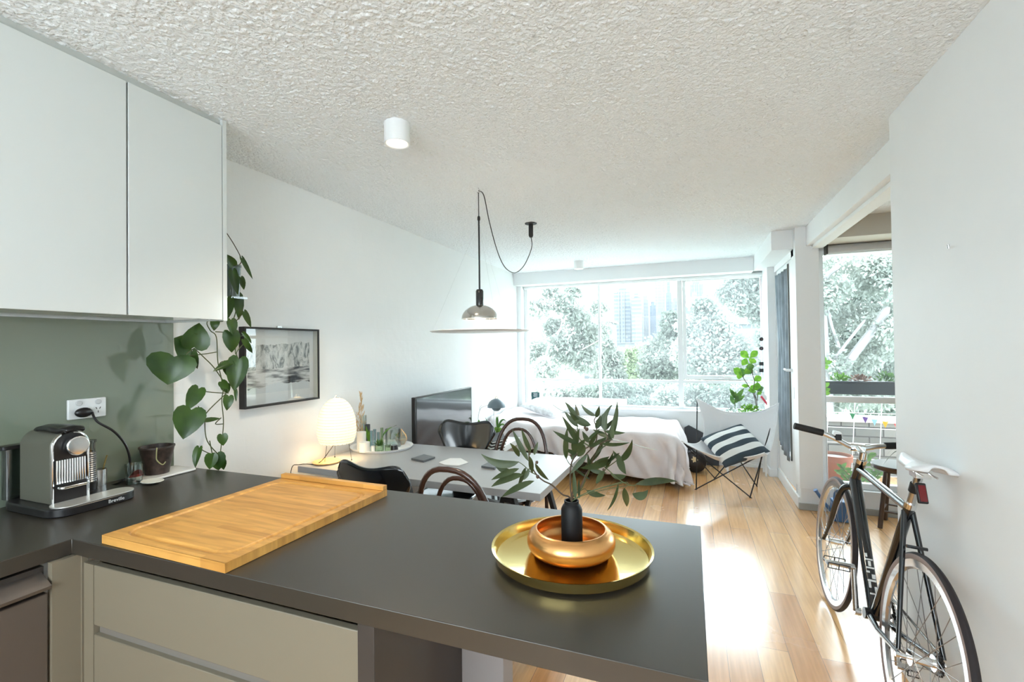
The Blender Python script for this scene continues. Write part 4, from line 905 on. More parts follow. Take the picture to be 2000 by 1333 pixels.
# ================================================================ bed
bd_ = thing('bed', 'low single bed with a pale pink duvet under the wide window', 'bed', (-1.1, 5.4, 0))
X0, X1, Y0, Y1 = -2.16, -.16, 4.93, 5.88
MB().box(X0, X1-.05, Y0+.06, Y1, .16, .28).build('base', mat('bed_base', (.10, .08, .07), .8), bd_)
for xx, yy in ((X0+.1, Y0+.12), (X1-.18, Y0+.12), (X0+.1, Y1-.1), (X1-.18, Y1-.1)): MB().lathe([(0, 0), (.02, 0), (.026, .16), (0, .16)], (xx, yy, 0), 16).build('leg', WOODL, bd_)
MB().box(X0, X1-.03, Y0+.03, Y1, .28, .47).build('mattress', LINEN, bd_, bevel=.03)
rb = np.random.RandomState(4)
ph_ = rb.rand(12)*6.28
def duvet(u, v):
    a = X0-.0+u*((X1-X0)+.46); b0_ = Y1-v*((Y1-Y0)+.44)
    top_ = .515+.09*max(0, 1-(a-X0)/.9)**1.5
    dx = max(0, a-X1+.05); dy = max(0, Y0+.05-b0_)
    d = math.hypot(dx, dy); hang = max(0, d-.05)
    x = min(a, X1-.05); y = max(b0_, Y0+.05)
    if d > 0:
        ang = math.atan2(dy, dx); out = .075*(1-math.exp(-d/.05))
        fold = .042*math.sin(9*(a if dy >= dx else 0)*2.2+17*(b0_ if dx > dy else 0)+ph_[0]+3*math.sin(a*4))*min(1, hang/.2)
        fold += .018*math.sin(a*31+ph_[1]+b0_*23)*min(1, hang/.15)
        sl = .10*hang
        x += math.cos(ang)*(out+fold+sl); y -= math.sin(ang)*(out+fold+sl)
        if dx > 0 and dy > 0:
            x += dx*.10; y -= dy*.10
    lim = .44 if a > -.9 else .33+.02*math.sin(a*9)
    lim += .03*math.sin(a*6+1)
    dd = min(d, .50 if (a > -.75) else lim)
    z = top_-(dd*dd/(2*.08) if dd < .08 else dd-.04)
    wr_ = .006*math.sin(a*13+b0_*9+2*math.sin(b0_*7))+.005*math.sin(a*23-b0_*17+ph_[3])+.008*math.sin(b0_*6+a*3)
    z += wr_*(1 if d < .05 else .5)
    return (x, y, max(z, .012+.004*math.sin(a*40)))
MB().grid(duvet, 150, 90).build('duvet', LINEN, bd_, solid=.012, angle=180)
def pillow(c, sx_, sy_, th, M_, name, m, n=28):
    def fn(sgn):
        def f(u, v):
            a, b_ = u*2-1, v*2-1
            pin = 1-.07*(abs(a)**3)*(1-abs(b_)**2)*0-.06*((1-a*a)*abs(b_)**6+(1-b_*b_)*abs(a)**6)
            h = th/2*((1-abs(a)**2.6)*(1-abs(b_)**2.6))**.5
            h *= 1+.06*math.sin(a*7+b_*5)
            return M_ @ Vector((a*sx_/2*pin, b_*sy_/2*pin, sgn*h))
        return f
    m_ = MB().grid(fn(1), n, n).grid(fn(-1), n, n)
    return m_
pM = frame_M((-1.70, 5.58, .655), (1, -.28, -.20), (.2, 1, .20))
tag(pillow(None, .50, .40, .12, pM, '', None).build('pillow', PILLOW, angle=180), 'grey printed pillow at the head of the bed', 'pillow')

# card and books on the sill
sb = thing('card_stand', 'small dark teal card with white lettering on the window sill', 'card', at(1045, 782, 'Y', 5.99))
q0, q1 = at(1038, 768, 'Y', 5.99), at(1054, 781, 'Y', 5.99)
MB().box(q0.x, q1.x, 5.985, 5.99, .655, q0.z+.01).build('card', mat('teal_card', (.02, .09, .10), .6), sb)
ln = MB()
for k in range(4): ln.box(q0.x+.028+.004*(k % 2), q1.x-.028, 5.9842, 5.985, q0.z-.008-k*.014, q0.z-.004-k*.014)
ln.build('lettering', WPLAST, sb)
MB().box(q0.x+.02, q1.x-.01, 5.9838, 5.985, .657, .672).build('pink_picture', mat('pink', (.7, .25, .25), .6), sb)
tag(MB().box(q0.x-.02, q1.x+.02, 5.945, 5.998, .619, .634).build('book', mat('book_grey', (.35, .33, .33), .6), bevel=.002), 'thin grey book lying on the window sill', 'book', 'books on the sill')
tag(MB().box(q0.x-.012, q1.x+.016, 5.947, 5.996, .6345, .6545).build('book', mat('book_red', (.45, .16, .12), .6), bevel=.002), 'small red brown book on top of the grey book on the sill', 'book', 'books on the sill')
# board and round bag by the foot of the bed
bb = thing('black_board', 'flat dark grey panel leaning on the wall behind the butterfly chair', 'panel', (0, 5.85, 0))
P4 = [at(1333, 833, 'Y', 5.90), at(1376, 872, 'Y', 5.90), at(1376, 890, 'Y', 5.90), at(1335, 868, 'Y', 5.90)]
MB().prism([(.0, .27), (.19, .17), (.30, .03), (.30, .0), (-.05, .0), (-.05, .24)], 5.915, 5.94, Matrix(((1, 0, 0, -.04), (0, 0, 1, 0), (0, 1, 0, .18), (0, 0, 0, 1)))).build('panel', mat('charcoal', (.05, .055, .065), .6), bb)
MB().box(-.08, .28, 5.90, 5.945, 0, .18).build('support', mat('charcoal2', (.05, .055, .065), .6), bb)
rbg = thing('round_black_case', 'round black case with a gold flower emblem at the foot of the bed', 'case', (.05, 5.5, 0))
MB().lathe([(0, 0), (.10, 0), (.115, .01), (.12, .03), (.12, .10), (.115, .12), (.10, .13), (0, .13)], (0, 0, 0), 40, M_=frame_M((.02, 5.62, .121), (1, 0, 0), (0, 0, 1))).build('case', BLACK, rbg)
MB().prism([((.030+.008*math.cos(6*a))*math.cos(a), (.030+.008*math.cos(6*a))*math.sin(a)) for a in [2*math.pi*k/48 for k in range(48)]], .0, .003, frame_M((.02, 5.489, .15), (1, 0, 0), (0, 0, 1))).build('emblem', mat('gold', (.6, .5, .3), .4, .6), rbg)

# ================================================================ butterfly chair and cushion
bf = thing('butterfly_chair', 'butterfly chair with white canvas and thin black rods by the window', 'chair', (.35, 5.05, 0))
G = [[(-.10, 4.90, .455), (.26, 4.80, .345), (.615, 4.86, .40)], [(.10, 5.05, .48), (.345, 5.03, .315), (.70, 5.02, .44)], [(.045, 5.27, .84), (.42, 5.24, .705), (.80, 5.26, .81)]]
G = [[Vector(p) for p in r1] for r1 in G]
def lag(t): return (2*(t-.5)*(t-1), -4*t*(t-1), 2*t*(t-.5))
def canvas(u, v):
    a, b_ = lag(u), lag(v); p = Vector((0, 0, 0))
    for j in range(3):
        for i in range(3): p += G[j][i]*(a[i]*b_[j])
    p.z += .006*math.sin(14*u)*v; p.y += .010*math.sin(10*u+6*v)*math.sin(math.pi*u)
    return p
MB().grid(canvas, 40, 40).build('canvas', CANVAS, bf, solid=.006, angle=180)
MB().tube([canvas(i/24, 1) for i in range(25)]+[canvas(1, 1-i/24) for i in range(1, 25)]+[canvas(1-i/24, 0) for i in range(1, 25)]+[canvas(0, i/24) for i in range(1, 24)], .005, 6, closed=True).build('hem', CANVAS, bf)
F1, F2, F3, F4 = Vector((.026, 4.874, .008)), Vector((.48, 4.769, .008)), Vector((.209, 5.323, .008)), Vector((.58, 5.165, .008))
FLc, FRc, TLc, TRc = [G[0][0]+Vector((.02, .01, -.02)), G[0][2]+Vector((-.02, .01, -.02)), G[2][0]+Vector((.006, .03, -.02)), G[2][2]+Vector((-.01, .03, -.02))]
m_ = MB()
for pts in ([TLc, F1+(TLc-F1)*.04, F1, F1+(FRc-F1)*.05, FRc], [TRc, F2+(TRc-F2)*.04, F2, F2+(FLc-F2)*.05, FLc], [FLc, F3+(FLc-F3)*.06, F3, F3+(TRc-F3)*.05, TRc+Vector((-.02, .02, 0))], [FRc, F4+(FRc-F4)*.06, F4, F4+(TLc-F4)*.05, TLc+Vector((.02, .02, 0))]):
    m_.tube(smooth(pts, 4), .0058, 8)
m_.build('rod_frame', BLACKM, bf)
CUSH = mat('striped_cotton', (.8, .8, .8), .9, bump=(20, .3, .006)); t = CUSH.node_tree; b = t.nodes['Principled BSDF']
tcn = t.nodes.new('ShaderNodeTexCoord'); sx = t.nodes.new('ShaderNodeSeparateXYZ'); t.links.new(tcn.outputs['Generated'], sx.inputs[0])
wv = t.nodes.new('ShaderNodeMath'); wv.operation = 'MULTIPLY'; wv.inputs[1].default_value = 3.5; t.links.new(sx.outputs['Y'], wv.inputs[0])
fr2 = t.nodes.new('ShaderNodeMath'); fr2.operation = 'FRACT'; t.links.new(wv.outputs[0], fr2.inputs[0])
gt = t.nodes.new('ShaderNodeMath'); gt.operation = 'GREATER_THAN'; gt.inputs[1].default_value = .5; t.links.new(fr2.outputs[0], gt.inputs[0])
mx = t.nodes.new('ShaderNodeMix'); mx.data_type = 'RGBA'; t.links.new(gt.outputs[0], mx.inputs[0]); mx.inputs[6].default_value = (.045, .065, .085, 1); mx.inputs[7].default_value = (.84, .84, .82, 1); t.links.new(mx.outputs[2], b.inputs['Base Color'])
ck = pillow(None, .46, .42, .14, Matrix.Identity(4), '', None).build('striped_cushion', CUSH, angle=180)
tag(ck, 'white cushion with dark blue grey stripes lying in the butterfly chair', 'cushion')
cL, cT, cR, cB = at(1368, 874, 'Y', 4.97), at(1447, 843, 'Y', 5.16), at(1500, 882, 'Y', 4.96), at(1420, 908, 'Y', 4.80)
ck.matrix_world = frame_M((cL+cT+cR+cB)/4+Vector((0, 0, .035)), (cT-cL)+(cR-cB), (cL-cB)+(cT-cR))

# ================================================================ plants on the white stand
ps = thing('plant_stand', 'white metal plant stand with a trough by the window corner', 'plant stand', (.58, 5.68, 0))
MB().box(.33, .74, 5.58, 5.78, .53, .655).build('trough', METW, ps, bevel=.004)
MB().box(.34, .73, 5.59, 5.77, .60, .648).build('soil', SOIL, ps)
for xx, yy in ((.35, 5.59), (.72, 5.59), (.35, 5.77), (.72, 5.77)): MB().box(xx-.010, xx+.010, yy-.010, yy+.010, 0, .53).build('leg', METW, ps)
MB().bar((.35, 5.59, .10), (.72, 5.77, .10), .012, .012).bar((.35, 5.77, .10), (.72, 5.59, .10), .012, .012).build('cross_brace', METW, ps)
PYY = 5.66
def z5(u, v, y=PYY): return at(1300+u/4.442, 520+v/4.442, 'Y', y)
fp = thing('fig_plant', 'tall young fig plant with round bright leaves on the white stand', 'plant', z5(790, 1255)); m_ = MB()
fp.location.z = .65
for q in ([(790, 1245), (770, 1130), (725, 1050), (680, 980), (665, 950)], [(795, 1245), (790, 1170), (765, 1080), (770, 1000), (750, 920), (745, 850)], [(795, 1170), (800, 1080), (795, 1000)]): MB().tube(smooth([z5(u, v) for u, v in q], 4), .004, 6).build('stem', STEMB, fp)
for (u0, v0, u1, v1, w) in ((725, 800, 650, 740, 55), (730, 800, 798, 735, 50), (720, 850, 660, 820, 60), (740, 850, 765, 800, 55), (740, 920, 690, 890, 62), (745, 915, 725, 845, 55), (670, 950, 588, 890, 62), (675, 965, 650, 885, 60), (670, 960, 615, 955, 50), (690, 940, 760, 900, 40), (765, 1000, 828, 958, 50),
        (795, 1080, 735, 1040, 50), (795, 1080, 800, 1010, 45), (800, 1085, 850, 1055, 45), (790, 1090, 715, 1082, 40), (800, 1090, 825, 1115, 40), (735, 1040, 660, 1040, 30)):
    m_ = MB(); a = z5(u0, v0); b_ = z5(u1, v1, PYY+re.uniform(-.05, .05)); lance_leaf(m_, a, b_, w/4.442/FPX*5.9, (re.uniform(-.3, .3), -1, re.uniform(.2, .9)), peak=.60, fold=.1); m_.build('leaf', LIMEL if re.random() < .45 else DEEPL, fp)
rp_ = thing('rubber_plant', 'small upright plant with pointed dark leaves on the white stand', 'plant', z5(600, 1225)); rp_.location.z = .65
MB().tube([z5(600, 1240), z5(603, 1150)], .004, 6).build('stem', STEMG, rp_)
for (u0, v0, u1, v1, w) in ((598, 1150, 556, 1060, 24), (604, 1150, 608, 1090, 28), (606, 1160, 680, 1062, 34), (608, 1175, 688, 1122, 32), (598, 1200, 560, 1120, 30), (600, 1130, 575, 1075, 24), (610, 1190, 630, 1120, 26)):
    m_ = MB(); lance_leaf(m_, z5(u0, v0), z5(u1, v1, PYY+re.uniform(-.04, .04)), w/4.442/FPX*5.9, (re.uniform(-.3, .3), -1, .4)); m_.build('leaf', DEEPL, rp_)
def bush(name, lab, c, rx, ry, rz, n, size, m, parent_loc=None, seed=1):
    r1 = random.Random(seed); t_ = thing(name, lab, 'plant', parent_loc or c); m_ = MB()
    for k in range(n):
        a = r1.uniform(0, 6.28); e = r1.uniform(-.2, 1.4); rr_ = r1.uniform(.3, 1)
        p = Vector(c)+Vector((rx*rr_*math.cos(a)*math.cos(e), ry*rr_*math.sin(a)*math.cos(e), rz*rr_*math.sin(e)))
        d = (p-Vector(c)).normalized()+Vector((r1.uniform(-.6, .6), r1.uniform(-.6, .6), r1.uniform(-.3, .6)))
        lance_leaf(m_, p, p+d.normalized()*size*r1.uniform(.7, 1.2), size*.5, (r1.uniform(-1, 1), -1, 1), n=3)
    m_.build('leaves', m, t_, angle=180); return t_
bush('salad_plant', 'bright lime green low leafy plant on the white stand', (.57, 5.64, .66), .11, .07, .08, 170, .030, LIMEL, seed=4)
bush('silver_succulent', 'pale silvery succulent on the left of the white stand', (.40, 5.64, .655), .06, .05, .05, 60, .026, mat('silver_leaf', (.5, .58, .52), .6), seed=6)
# hanging ornament string on the window frame
os_ = thing('ornament_string', 'string of small dark ornaments hanging at the right of the wide window', 'ornament', (.78, 6.03, 1.3))
MB().tube([at(1486, 545, 'Y', 6.03), at(1488, 740, 'Y', 6.03)], .0015, 5).build('string', mat('pink_string', (.5, .2, .28), .7), os_)
for yp, sq in ((663, 0), (681, 0), (711, 1), (724, 1)):
    p = at(1487, yp, 'Y', 6.03)
    if sq: m_ = MB().box(p.x-.022, p.x+.022, 6.02, 6.04, p.z-.020, p.z+.020)
    else: m_ = MB().lathe([(.008, -.006), (.022, -.006), (.022, .006), (.008, .006), (.008, -.006)], (0, 0, 0), 20, M_=frame_M(p, (1, 0, 0), (0, 0, 1)))
    m_.build('bead', BLACKM, os_)
rw = thing('red_white_ribbon', 'red and white paper decoration behind the fig plant', 'decoration', z5(840, 1180))
MB().prism([(0, 0), (.05, .11), (.075, .11), (.17, .0), (.16, -.02), (.09, .05), (.06, .0)], 5.80, 5.803, Matrix(((1, 0, 0, z5(810, 1220).x), (0, 0, 1, 0), (0, 1, 0, z5(810, 1210).z), (0, 0, 0, 1)))).build('paper', mat('ribbon_white', (.8, .78, .78), .8), rw)
MB().bar(z5(828, 1130, 5.79), z5(885, 1205, 5.79), .006, .02).build('red_edge', mat('ribbon_red', (.6, .04, .08), .7), rw)

# ================================================================ side room: stool, plant, watering can
st_ = thing('round_stool', 'dark round wooden stool by the terrace window', 'stool', (1.50, 4.38, 0))
sxx, syy, sh_ = 1.465, 4.36, .475
MB().lathe([(0, sh_-.045), (.16, sh_-.045), (.182, sh_-.03), (.185, sh_-.006), (.18, sh_), (0, sh_)], (sxx, syy, 0), 48).build('seat', STOOLW, st_)
lgp = []
for a in (200, 290, 20, 110):
    c, s = math.cos(R(a)), math.sin(R(a)); p0 = Vector((sxx+.115*c, syy+.115*s, sh_-.045)); p1 = Vector((sxx+.165*c, syy+.165*s, 0)); lgp.append((p0, p1))
    MB().tube([p0, p1], [.013, .016], 12).build('leg', STOOLW, st_)
for i in range(4):
    a0_ = lgp[i][0].lerp(lgp[i][1], .70); a1_ = lgp[(i+1) % 4][0].lerp(lgp[(i+1) % 4][1], .70); MB().tube([a0_, a1_], .007, 8).build('stretcher', STOOLW, st_)
sp2 = thing('spider_plant', 'dark wiry plant spilling over the round wooden stool', 'plant', (1.53, 4.36, sh_)); m_ = MB()
MB().lathe([(0, sh_+.001), (.05, sh_+.001), (.06, sh_+.09), (.05, sh_+.09), (0, sh_+.08)], (1.56, 4.36, 0), 24).build('pot', BLACKM, sp2)
rs = random.Random(8)
for k in range(60):
    a = rs.uniform(0, 6.28); r1 = rs.uniform(.10, .24); up = rs.uniform(.02, .16); c0 = Vector((1.56, 4.36, sh_+.09))
    e1 = c0+Vector((r1*math.cos(a), r1*math.sin(a), up-r1*.7)); e1.z = max(e1.z, sh_+.004)
    lance_leaf(m_, c0, e1, .006, (0, 0, 1), bow=(0, 0, .07), n=6)
m_.build('leaves', leafmat('wiry_leaf', (.03, .055, .03), (.08, .12, .08), .5, .1), sp2)
wc = thing('watering_can', 'blue plastic watering can on the floor behind the bicycle front wheel', 'watering can', (1.075, 4.40, 0))
MB().prism(stad(1.02, 1.15, 4.33, 4.45, .03), .002, .16).build('tank', BLUEC, wc, bevel=.006)
MB().tube(smooth([(1.03, 4.39, .05), (.97, 4.36, .13), (.90, 4.33, .24)], 4), [.012]*8+[.016], 10).build('spout', BLUEC, wc)
MB().tube(smooth([(1.04, 4.39, .16), (1.05, 4.39, .22), (1.10, 4.39, .24), (1.14, 4.39, .20), (1.145, 4.39, .14)], 4), .008, 8).build('handle', BLUEC, wc)
lv2 = thing('leafy_plant', 'leafy green plant on the terrace behind the bicycle handlebar', 'plant', (1.40, 4.95, 0)); 
MB().lathe([(0, .0), (.08, .0), (.10, .15), (.09, .15), (0, .14)], (1.38, 4.95, 0), 24).build('pot', BLACKM, lv2); rs = random.Random(21)
for (a, h1) in ((60, .40), (160, .24), (250, .22), (330, .30), (20, .34), (200, .30)):
    tip = Vector((1.38+.16*math.cos(R(a)), 4.95+.10*math.sin(R(a)), h1)); pts = smooth([(1.38, 4.95, .13), (1.38+.06*math.cos(R(a)), 4.95+.05*math.sin(R(a)), h1*.6), tip], 5)
    MB().tube(pts, .003, 6).build('stem', STEMG, lv2); m_ = MB()
    for i in range(4, len(pts)):
        for s in (-1, 1):
            d = Vector((rs.uniform(-.5, .5)+s*.8, rs.uniform(-.5, .2), rs.uniform(.1, .8))).normalized(); lance_leaf(m_, pts[i], pts[i]+d*rs.uniform(.05, .085), .030, (0, -1, .6), n=6)
    m_.build('leaves', DEEPL, lv2)
tag(MB().tube([at(1852, 484, 'X', .815), at(1852, 484, 'X', .804), at(1852, 484, 'X', .804)+Vector((0, 0, .010))], .003, 8).build('wall_hook', STEEL), 'tiny metal hook screwed into the right wall', 'hook')

# ================================================================ bicycle (leaning on the right wall)
bk_ = thing('bicycle', 'black track bicycle with white saddle leaning against the right wall', 'bicycle', (.675, 2.4, 0))
LEAN = .0875
def bp_(y, z, dx=0): return Vector((.672+LEAN*z+dx*math.cos(.0873), y, z-dx*LEAN+.0))
RW, FW, WR = (1.955, .338), (2.968, .338), .3375
TYRE = mat('tyre_tread', (.018, .013, .015), .7); SIDEW = mat('skinwall', (.30, .235, .22), .6)
RIM = mat('silver_rim', (.62, .63, .65), .22, .9); SPOKE = mat('spoke', (.35, .35, .36), .3, .9)
def wheel(cy, cz, nm, nsp=28, hubw=.055):
    n = 96
    def ring(prof, closed=True):
        m_ = MB(); np_ = len(prof); vs = []
        for k in range(n):
            a = 2*math.pi*k/n
            for r, w in prof: vs.append(bp_(cy+r*math.cos(a), cz+r*math.sin(a), w))
        fs = [(k*np_+i, k*np_+(i+1) % np_, ((k+1) % n)*np_+(i+1) % np_, ((k+1) % n)*np_+i) for k in range(n) for i in range(np_)]
        return m_.add(vs, fs)
    w = ring([(WR-.002, .006), (WR, 0), (WR-.002, -.006), (WR-.008, -.0115), (WR-.010, -.010), (WR-.012, 0), (WR-.010, .010), (WR-.008, .0115)]).build('tyre', TYRE, bk_)
    w.name = 'tyre'
    ring([(WR-.008, .0116), (WR-.016, .0128), (WR-.025, .0100), (WR-.025, -.0100), (WR-.016, -.0128), (WR-.008, -.0116)]).build('sidewall', SIDEW, w)
    rm = ring([(WR-.024, .0098), (WR-.050, .0085), (WR-.056, 0), (WR-.050, -.0085), (WR-.024, -.0098)]).build('rim', RIM, w)
    hb = MB().tube([bp_(cy, cz, -hubw-.012), bp_(cy, cz, hubw+.012)], .0065, 10)
    for s in (-1, 1): hb.tube([bp_(cy, cz, s*.030), bp_(cy, cz, s*.034)], .026, 20).tube([bp_(cy, cz, s*(hubw+.006)), bp_(cy, cz, s*(hubw+.018))], .009, 6)
    hb.tube([bp_(cy, cz, -.032), bp_(cy, cz, .032)], .014, 14).build('hub', CHROME, w)
    sp_ = MB()
    for k in range(nsp):
        a = 2*math.pi*(k+.5)/nsp; s = 1 if k % 2 else -1; b_ = a+(1 if (k//2) % 2 else -1)*1.25
        sp_.tube([bp_(cy+.024*math.cos(b_), cz+.024*math.sin(b_), s*.032), bp_(cy+(WR-.054)*math.cos(a), cz+(WR-.054)*math.sin(a), s*.003)], .00125, 5)
    sp_.build('spokes', SPOKE, w)
    return w
wheel(*RW, 'rear'); wheel(*FW, 'front')
BBp, STp = (2.365, .268), (2.135, .800); HT0, HT1 = (2.752, .700), (2.672, .835)
def btube(a, b_, r0, r1, nm, m=BLACKG, dx0=0, dx1=0, n=14): return MB().tube([bp_(*a, dx0), bp_(*b_, dx1)], [r0, r1], n).build(nm, m, bk_)
btube((2.70, .795), (2.145, .785), .0155, .0145, 'top_tube')
btube((2.735, .735), BBp, .025, .024, 'down_tube')
btube(BBp, STp, .018, .0175, 'seat_tube'); btube(HT0, HT1, .0195, .0195, 'head_tube')
for s in (-1, 1):
    btube((2.145, .775), (1.965, .352), .0095, .007, 'seat_stay', BLACKG, s*.012, s*.062)
    MB().tube([bp_(BBp[0]-.01, BBp[1], s*.022), bp_(2.20, .285, s*.040), bp_(1.965, .338, s*.060)], [.012, .011, .007], 12).build('chain_stay', BLACKG, bk_)
    fk = MB().tube(smooth([bp_(2.757, .690, s*.012), bp_(2.775, .672, s*.034), bp_(2.81, .60, s*.046), bp_(2.88, .46, s*.050), bp_(2.962, .345, s*.052)], 4), [.015]*5+[.014]*4+[.013]*4+[.009]*4, 12).build('fork_blade', BLACKG, bk_)
    dec = MB()
    for k in range(4): dec.obox(Matrix.Translation(bp_(2.895+k*.013, .443-k*.020, s*.050-.011)), .003, .010, .009)
    dec.build('lettering', WPLAST, fk)
MB().tube([bp_(2.055, .675, -.03), bp_(2.055, .675, .03)], .006, 8).build('brake_bridge', BLACKG, bk_)
MB().ball(bp_(2.757, .692), .024, 16).build('fork_crown', BLACKG, bk_)
MB().tube([bp_(BBp[0], BBp[1], -.038), bp_(BBp[0], BBp[1], .038)], .022, 18).build('bottom_bracket', BLACK, bk_)
# down tube graphic
da = bp_(2.735, .735); db = bp_(*BBp); dd_ = (db-da).normalized(); sd_ = Vector((-1, 0, .09)).normalized(); of = sd_.cross(dd_).normalized()
if of.y > 0: of = -of
gm = MB()
for k, (w0, h0, ox) in enumerate([(.020, .004, 0), (.006, .016, -.008), (.006, .016, .008), (.022, .005, 0), (.009, .012, -.007), (.009, .005, .008), (.022, .004, 0), (.007, .014, 0), (.020, .004, 0), (.006, .010, .007)]):
    c = db-dd_*(.075+.0175*k); w0 *= 1.35; h0 *= 1.5; ox *= 1.2
    Mx = Matrix((dd_, dd_.cross(of), of)).transposed().to_4x4(); Mx.translation = c+of*.0246+dd_.cross(of)*ox
    gm.obox(Mx, h0, w0, .003)
gm.build('down_tube_graphic', WPLAST, bk_)
# seat post, clamp, saddle, rear light
post0, post1 = bp_(*STp), bp_(2.085, .925)
MB().tube([post0, post1], .0137, 14).build('seat_post', STEEL, bk_)
MB().tube([bp_(2.137, .792), bp_(2.129, .812)], .0195, 18).build('seat_clamp', CHROME, bk_)
MB().obox(Matrix.Translation(bp_(2.078, .930)), .045, .055, .022).tube([bp_(2.14, .935, -.02), bp_(2.0, .938, -.02)], .0035, 6).tube([bp_(2.14, .935, .02), bp_(2.0, .938, .02)], .0035, 6).build('saddle_clamp', CHROME, bk_, bevel=.003)
def sad(top_):
    def f(u, v):
        t_ = u; y = 2.225-.275*t_; hw = (.018+.022*t_) if t_ < .45 else .028+.040*math.sin(math.pi/2*min(1, (t_-.45)/.40))
        if t_ > .88: hw *= math.sqrt(max(.04, 1-((t_-.88)/.13)**2))
        if t_ < .04: hw *= .6
        k = v*2-1; drop = (.030 if t_ < .5 else .022)*abs(k)**2.6
        z = .972+.014*t_*t_-.006*math.sin(math.pi*t_)-drop - (0 if top_ else 0)
        return bp_(y, z, k*hw)
    return f
MB().grid(sad(1), 30, 14).build('saddle', mat('white_leather', (.80, .80, .81), .35), bk_, solid=.010, angle=180)
rl_ = MB().obox(Matrix.Translation(bp_(2.055, .868)) @ Matrix.Rotation(R(-20), 4, 'X'), .030, .014, .070).build('rear_light', BLACK, bk_, bevel=.004)
MB().obox(Matrix.Translation(bp_(2.046, .870)) @ Matrix.Rotation(R(-20), 4, 'X'), .020, .004, .055).build('red_lens', mat('red_lens', (.16, .006, .01), .25), rl_)
MB().tube([bp_(2.112, .858), bp_(2.100, .888)], .018, 14).build('light_strap', BLACKM, bk_)
# headset, stem, handlebar
MB().tube([bp_(2.674, .832), bp_(2.663, .852)], .022, 18).tube([bp_(2.664, .850), bp_(2.656, .885)], .0165, 18).build('headset', CHROME, bk_)
MB().tube([bp_(2.660, .872), bp_(2.74, .888)], [.016, .015], 14).tube([bp_(2.742, .888, -.030), bp_(2.742, .888, .030)], .019, 16).build('handlebar_stem', CHROME, bk_)
hp = smooth([bp_(2.745, .952, -.255), bp_(2.752, .940, -.16), bp_(2.745, .915, -.085), bp_(2.742, .888, -.025), bp_(2.742, .888, .025), bp_(2.748, .905, .085), bp_(2.765, .918, .16), bp_(2.775, .925, .22)], 5)
MB().tube(hp, .0118, 12).build('handlebar', STEEL, bk_)
for a, b_ in ((bp_(2.744, .957, -.272), bp_(2.752, .938, -.145)), (bp_(2.756, .911, .115), bp_(2.776, .927, .235))):
    MB().tube([a, b_], .0165, 16).build('grip', mat('grip_foam', (.015, .014, .014), .8, bump=(160, .6, .003)), bk_)
hl = MB().obox(Matrix.Translation(bp_(2.752, .943, -.085)) @ Matrix.Rotation(R(12), 4, 'Y'), .036, .040, .022).build('front_light', METW, bk_, bevel=.005)
MB().obox(Matrix.Translation(bp_(2.742, .928, -.082)), .026, .022, .032).build('mount', BLACK, hl, bevel=.003)
# drivetrain on the wall side, crank arms and pedals
def ringgear(cy, cz, dx, r, nt_, nm, m, th=.003):
    poly = []
    for k in range(nt_*4):
        a = 2*math.pi*k/(nt_*4); rr_ = r+(.003 if k % 4 < 2 else -.002); poly.append((a, rr_))
    n = len(poly); vs = [bp_(cy+q*math.cos(a), cz+q*math.sin(a), dx+s*th) for s in (-1, 1) for a, q in poly]+[bp_(cy+r*.72*math.cos(a), cz+r*.72*math.sin(a), dx+s*th) for s in (-1, 1) for a, q in poly]
    fs = []
    for k in range(n):
        j = (k+1) % n; fs += [(k, j, n+j, n+k), (2*n+k, 3*n+k, 3*n+j, 2*n+j), (k, 2*n+k, 2*n+j, j), (n+k, n+j, 3*n+j, 3*n+k)]
    m_ = MB().add(vs, fs)
    for k in range(5):
        a = 2*math.pi*k/5; m_.bar(bp_(cy, cz, dx), bp_(cy+r*.75*math.cos(a), cz+r*.75*math.sin(a), dx), .014, .004, up=(1, 0, 0))
    return m_.build(nm, m, bk_)
ringgear(*BBp, .045, .092, 46, 'chainring', CHROME); ringgear(*RW, .045, .034, 16, 'cog', BLACK)
MB().tube([bp_(BBp[0], BBp[1]+.093, .045), bp_(RW[0], RW[1]+.035, .045)], .0042, 6).tube([bp_(BBp[0], BBp[1]-.093, .045), bp_(RW[0], RW[1]-.035, .045)], .0042, 6).build('chain', mat('chain_metal', (.12, .11, .10), .35, .8), bk_)
ca = (2.395, .436); cb2 = (2.335, .100)
MB().tube([bp_(*BBp, -.050), bp_(*BBp, -.072)], .016, 14).tube([bp_(*BBp, -.066), bp_(*ca, -.078)], [.0115, .0095], 12).build('crank_arm', STEEL, bk_)
MB().tube([bp_(*BBp, .055), bp_(*BBp, .072)], .016, 14).tube([bp_(*BBp, .066), bp_(*cb2, .078)], [.0115, .0095], 12).build('crank_arm', STEEL, bk_)
for (cy_, cz_), s in ((ca, -1), (cb2, 1)):
    pd = MB().tube([bp_(cy_, cz_, s*.075), bp_(cy_, cz_, s*.180)], [.012, .009], 12).build('pedal', STEEL, bk_)
    cg = MB()
    for q in (-.035, .035):
        for zz_ in (-.010, .012): cg.tube([bp_(cy_+q, cz_+zz_, s*.100), bp_(cy_+q, cz_+zz_, s*.178)], .0022, 6)
        for d_ in (.100, .139, .178): cg.tube([bp_(cy_+q, cz_-.010, s*d_), bp_(cy_+q, cz_+.012, s*d_)], .0022, 6)
    for d_ in (.100, .178): cg.tube([bp_(cy_-.035, cz_, s*d_), bp_(cy_+.035, cz_, s*d_)], .003, 6)
    cg.build('pedal_cage', BLACK, pd)

